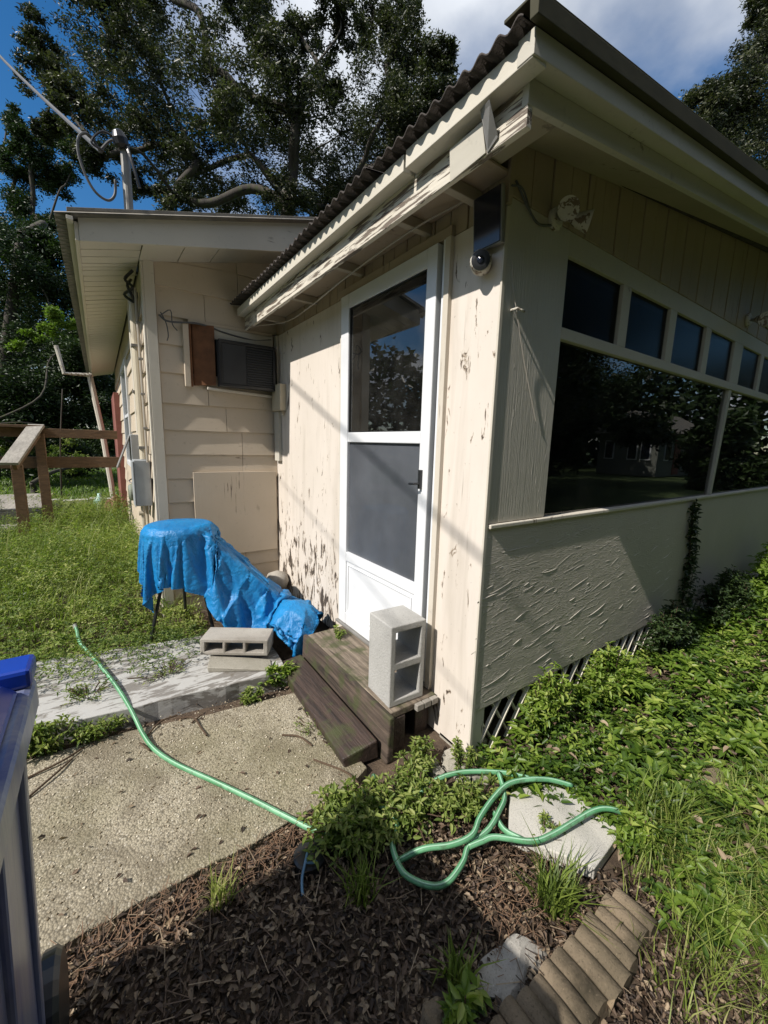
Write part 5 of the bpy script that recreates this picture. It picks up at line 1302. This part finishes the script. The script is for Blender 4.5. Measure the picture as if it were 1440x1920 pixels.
br_l = low([(112,595,20),(100,612,18),(125,610,16),(60,632,16),(35,645,14)], 8.2, .2, 7.0)
tree('young_tree', 'slim young tree with sunlit yellow green tips before the dark trees', (-1.95,8.4,0), (-1.75,8.3,2.2), br_l, 1000, .06, 'bright_leaf', .012, sub=5, limbs=False)
br_m = low([(40,860,30),(110,850,30),(150,870,26),(0,850,30),(75,870,24)], 11.0, .3, 8.0)
tree('shrub', 'green shrub row behind the lower rail at the lawn', (-2.6,10.9,0), (-2.6,10.9,.3), br_m, 1300, .06, 'weed_leaf', .06, sub=8, cat='shrub')
rt_b = low([(1425,110,48),(1370,170,45),(1420,190,60),(1330,200,40),(1360,250,55),(1310,240,30),(1420,270,65),(1390,330,60),(1440,380,70),(1500,150,80),(1520,300,100),(1440,50,28),(1430,10,26),(1500,30,60),(1600,120,120)], 13.0, 1.5, 9.0)
tree('oak_tree', 'oak crown at the right edge above the rake roof', (13.5,4.6,0), (13.2,4.5,5.0), rt_b, 5200, .09, 'oak_leaf', .32, sub=16)
nw = 60000; a_ = RNG.random(nw)*2*np.pi; rr_ = 34+12*RNG.random(nw)
ht = 9+2.5*vnoise(np.cos(a_)*8, np.sin(a_)*8, 1.0, 6)
P = np.stack([rr_*np.cos(a_)+3, rr_*np.sin(a_), ht*RNG.random(nw)**.8],1)
o = leaves('far_woods', P, .75, mat['dark_leaf'], None, .6, .2, .3, rnd=.4+.5*vnoise(P[:,0],P[:,1],.35,2)); tag(o, 'distant belt of dark woods round the yards', 'woods', kind='stuff')
# street side trees and the neighbouring house: seen in the window glass
labs = ['big dark oak opposite the window wall, nearest the bin','big dark oak opposite the picture window','big oak beyond the lattice corner across the lawn','wide dark tree at the start of the side street','tall tree left of the neighbouring house','tall tree right of the neighbouring house','tall tree behind the neighbouring house','far spreading tree at the end of the street','low loose tree standing before the neighbouring house','dark oak on the front lawn nearest the window wall']
for k,(tx,ty,s_,h_) in enumerate([(-3,-8,2.6,6.0),(2.5,-8.5,2.8,6.2),(10,-7.5,2.4,5.6),(1,-16,3.2,8.5),(9.5,-20,3.2,7.5),(17,-13,3.2,6.5),(16,-26,3.6,8),(31,-17,3.6,7),(19,-5.2,1.6,3.6),(5.5,-6.5,2.2,5.5)]):
    bl = [(tx+random.gauss(0,s_*.75),ty+random.gauss(0,s_*.5),h_+random.gauss(0,s_*.5),s_*.75) for _ in range(11)]
    if k == 8: bl = [(tx+random.gauss(0,1.6),ty+random.gauss(0,.8),abs(random.gauss(1.6,.8)),1.0) for _ in range(9)]
    bl += [(tx+random.gauss(0,s_*.8),ty+random.gauss(0,s_*.5),h_*.35+random.gauss(0,s_*.2),s_*.5) for _ in range(5 if k not in (4,5,8) else 1)]
    tree('street_tree', labs[k], (tx,ty,0), (tx,ty,h_*.5), bl, 1500, .24, 'dark_leaf', .22, sub=9, group='trees across the street')
for k,(tx,ty,s_,h_) in enumerate([(-17,3,2.0,4.2),(-19,7,2.3,5.0),(-15,-2,1.8,3.6),(-22,-7,2.6,5.5)]):
    bl = [(tx+random.gauss(0,s_*.8),ty+random.gauss(0,s_*.9),h_*.8+random.gauss(0,s_*.45),s_*.7) for _ in range(8)]
    tree('yard_tree', ['bushy tree beyond the left yard facing the storm door','taller bushy tree beyond the left yard','small bushy tree at the near end of the left yard','broad tree far beyond the left yard'][k], (tx,ty,0), (tx,ty,h_*.45), bl, 1300, .20, 'dark_leaf', .2, sub=8, group='trees beyond the left yard')
mat['dim_wall'] = simple('dimmed_house_wall', (.20,.21,.18), .8)  # wall colour darkened to dim the house's reflection in the window
nh = empty('neighbour_house', (27,-8.5,0), 'low pale neighbouring house across the street with a brown roof', 'house')
MB().box(15,21.5,-8,-4.7,0,2.5).build('wall', mat['dim_wall'], nh, bevel=0)
MB().hexa([(14.4,-8.6,2.4),(22,-8.6,2.4),(22,-4.0,2.4),(14.4,-4.0,2.4),(15.2,-6.5,3.7),(21.4,-6.5,3.7),(21.4,-6.2,3.7),(15.2,-6.2,3.7)]).build('roof', mat['roof_pale'], nh, bevel=0)
for yk in (-7.6,-6.3,-5.6):
    f_ = MB().box(14.96,15,yk,yk+.55,.9,2.0).build('window', mat['white'], nh, bevel=0)
    MB().box(14.95,14.959,yk+.06,yk+.49,.96,1.94).build('pane', mat['solar'], f_, bevel=0)
for xk in (15.8,18.4):
    f_ = MB().box(xk,xk+.9,-4.7,-4.66,.9,2.0).build('window', mat['white'], nh, bevel=0)
    MB().box(xk+.06,xk+.84,-4.659,-4.65,.96,1.94).build('pane', mat['solar'], f_, bevel=0)
MB().box(17.1,17.9,-4.7,-4.65,0.1,2.1).build('door', mat['red'], nh, bevel=0)

for c_ in nh.children_recursive: pass
for c_ in list(nh.children): c_.data.transform(Matrix.Translation((9.0,-4.0,0)))
for c_ in list(nh.children):
    for g_ in c_.children: g_.data.transform(Matrix.Translation((9.0,-4.0,0)))
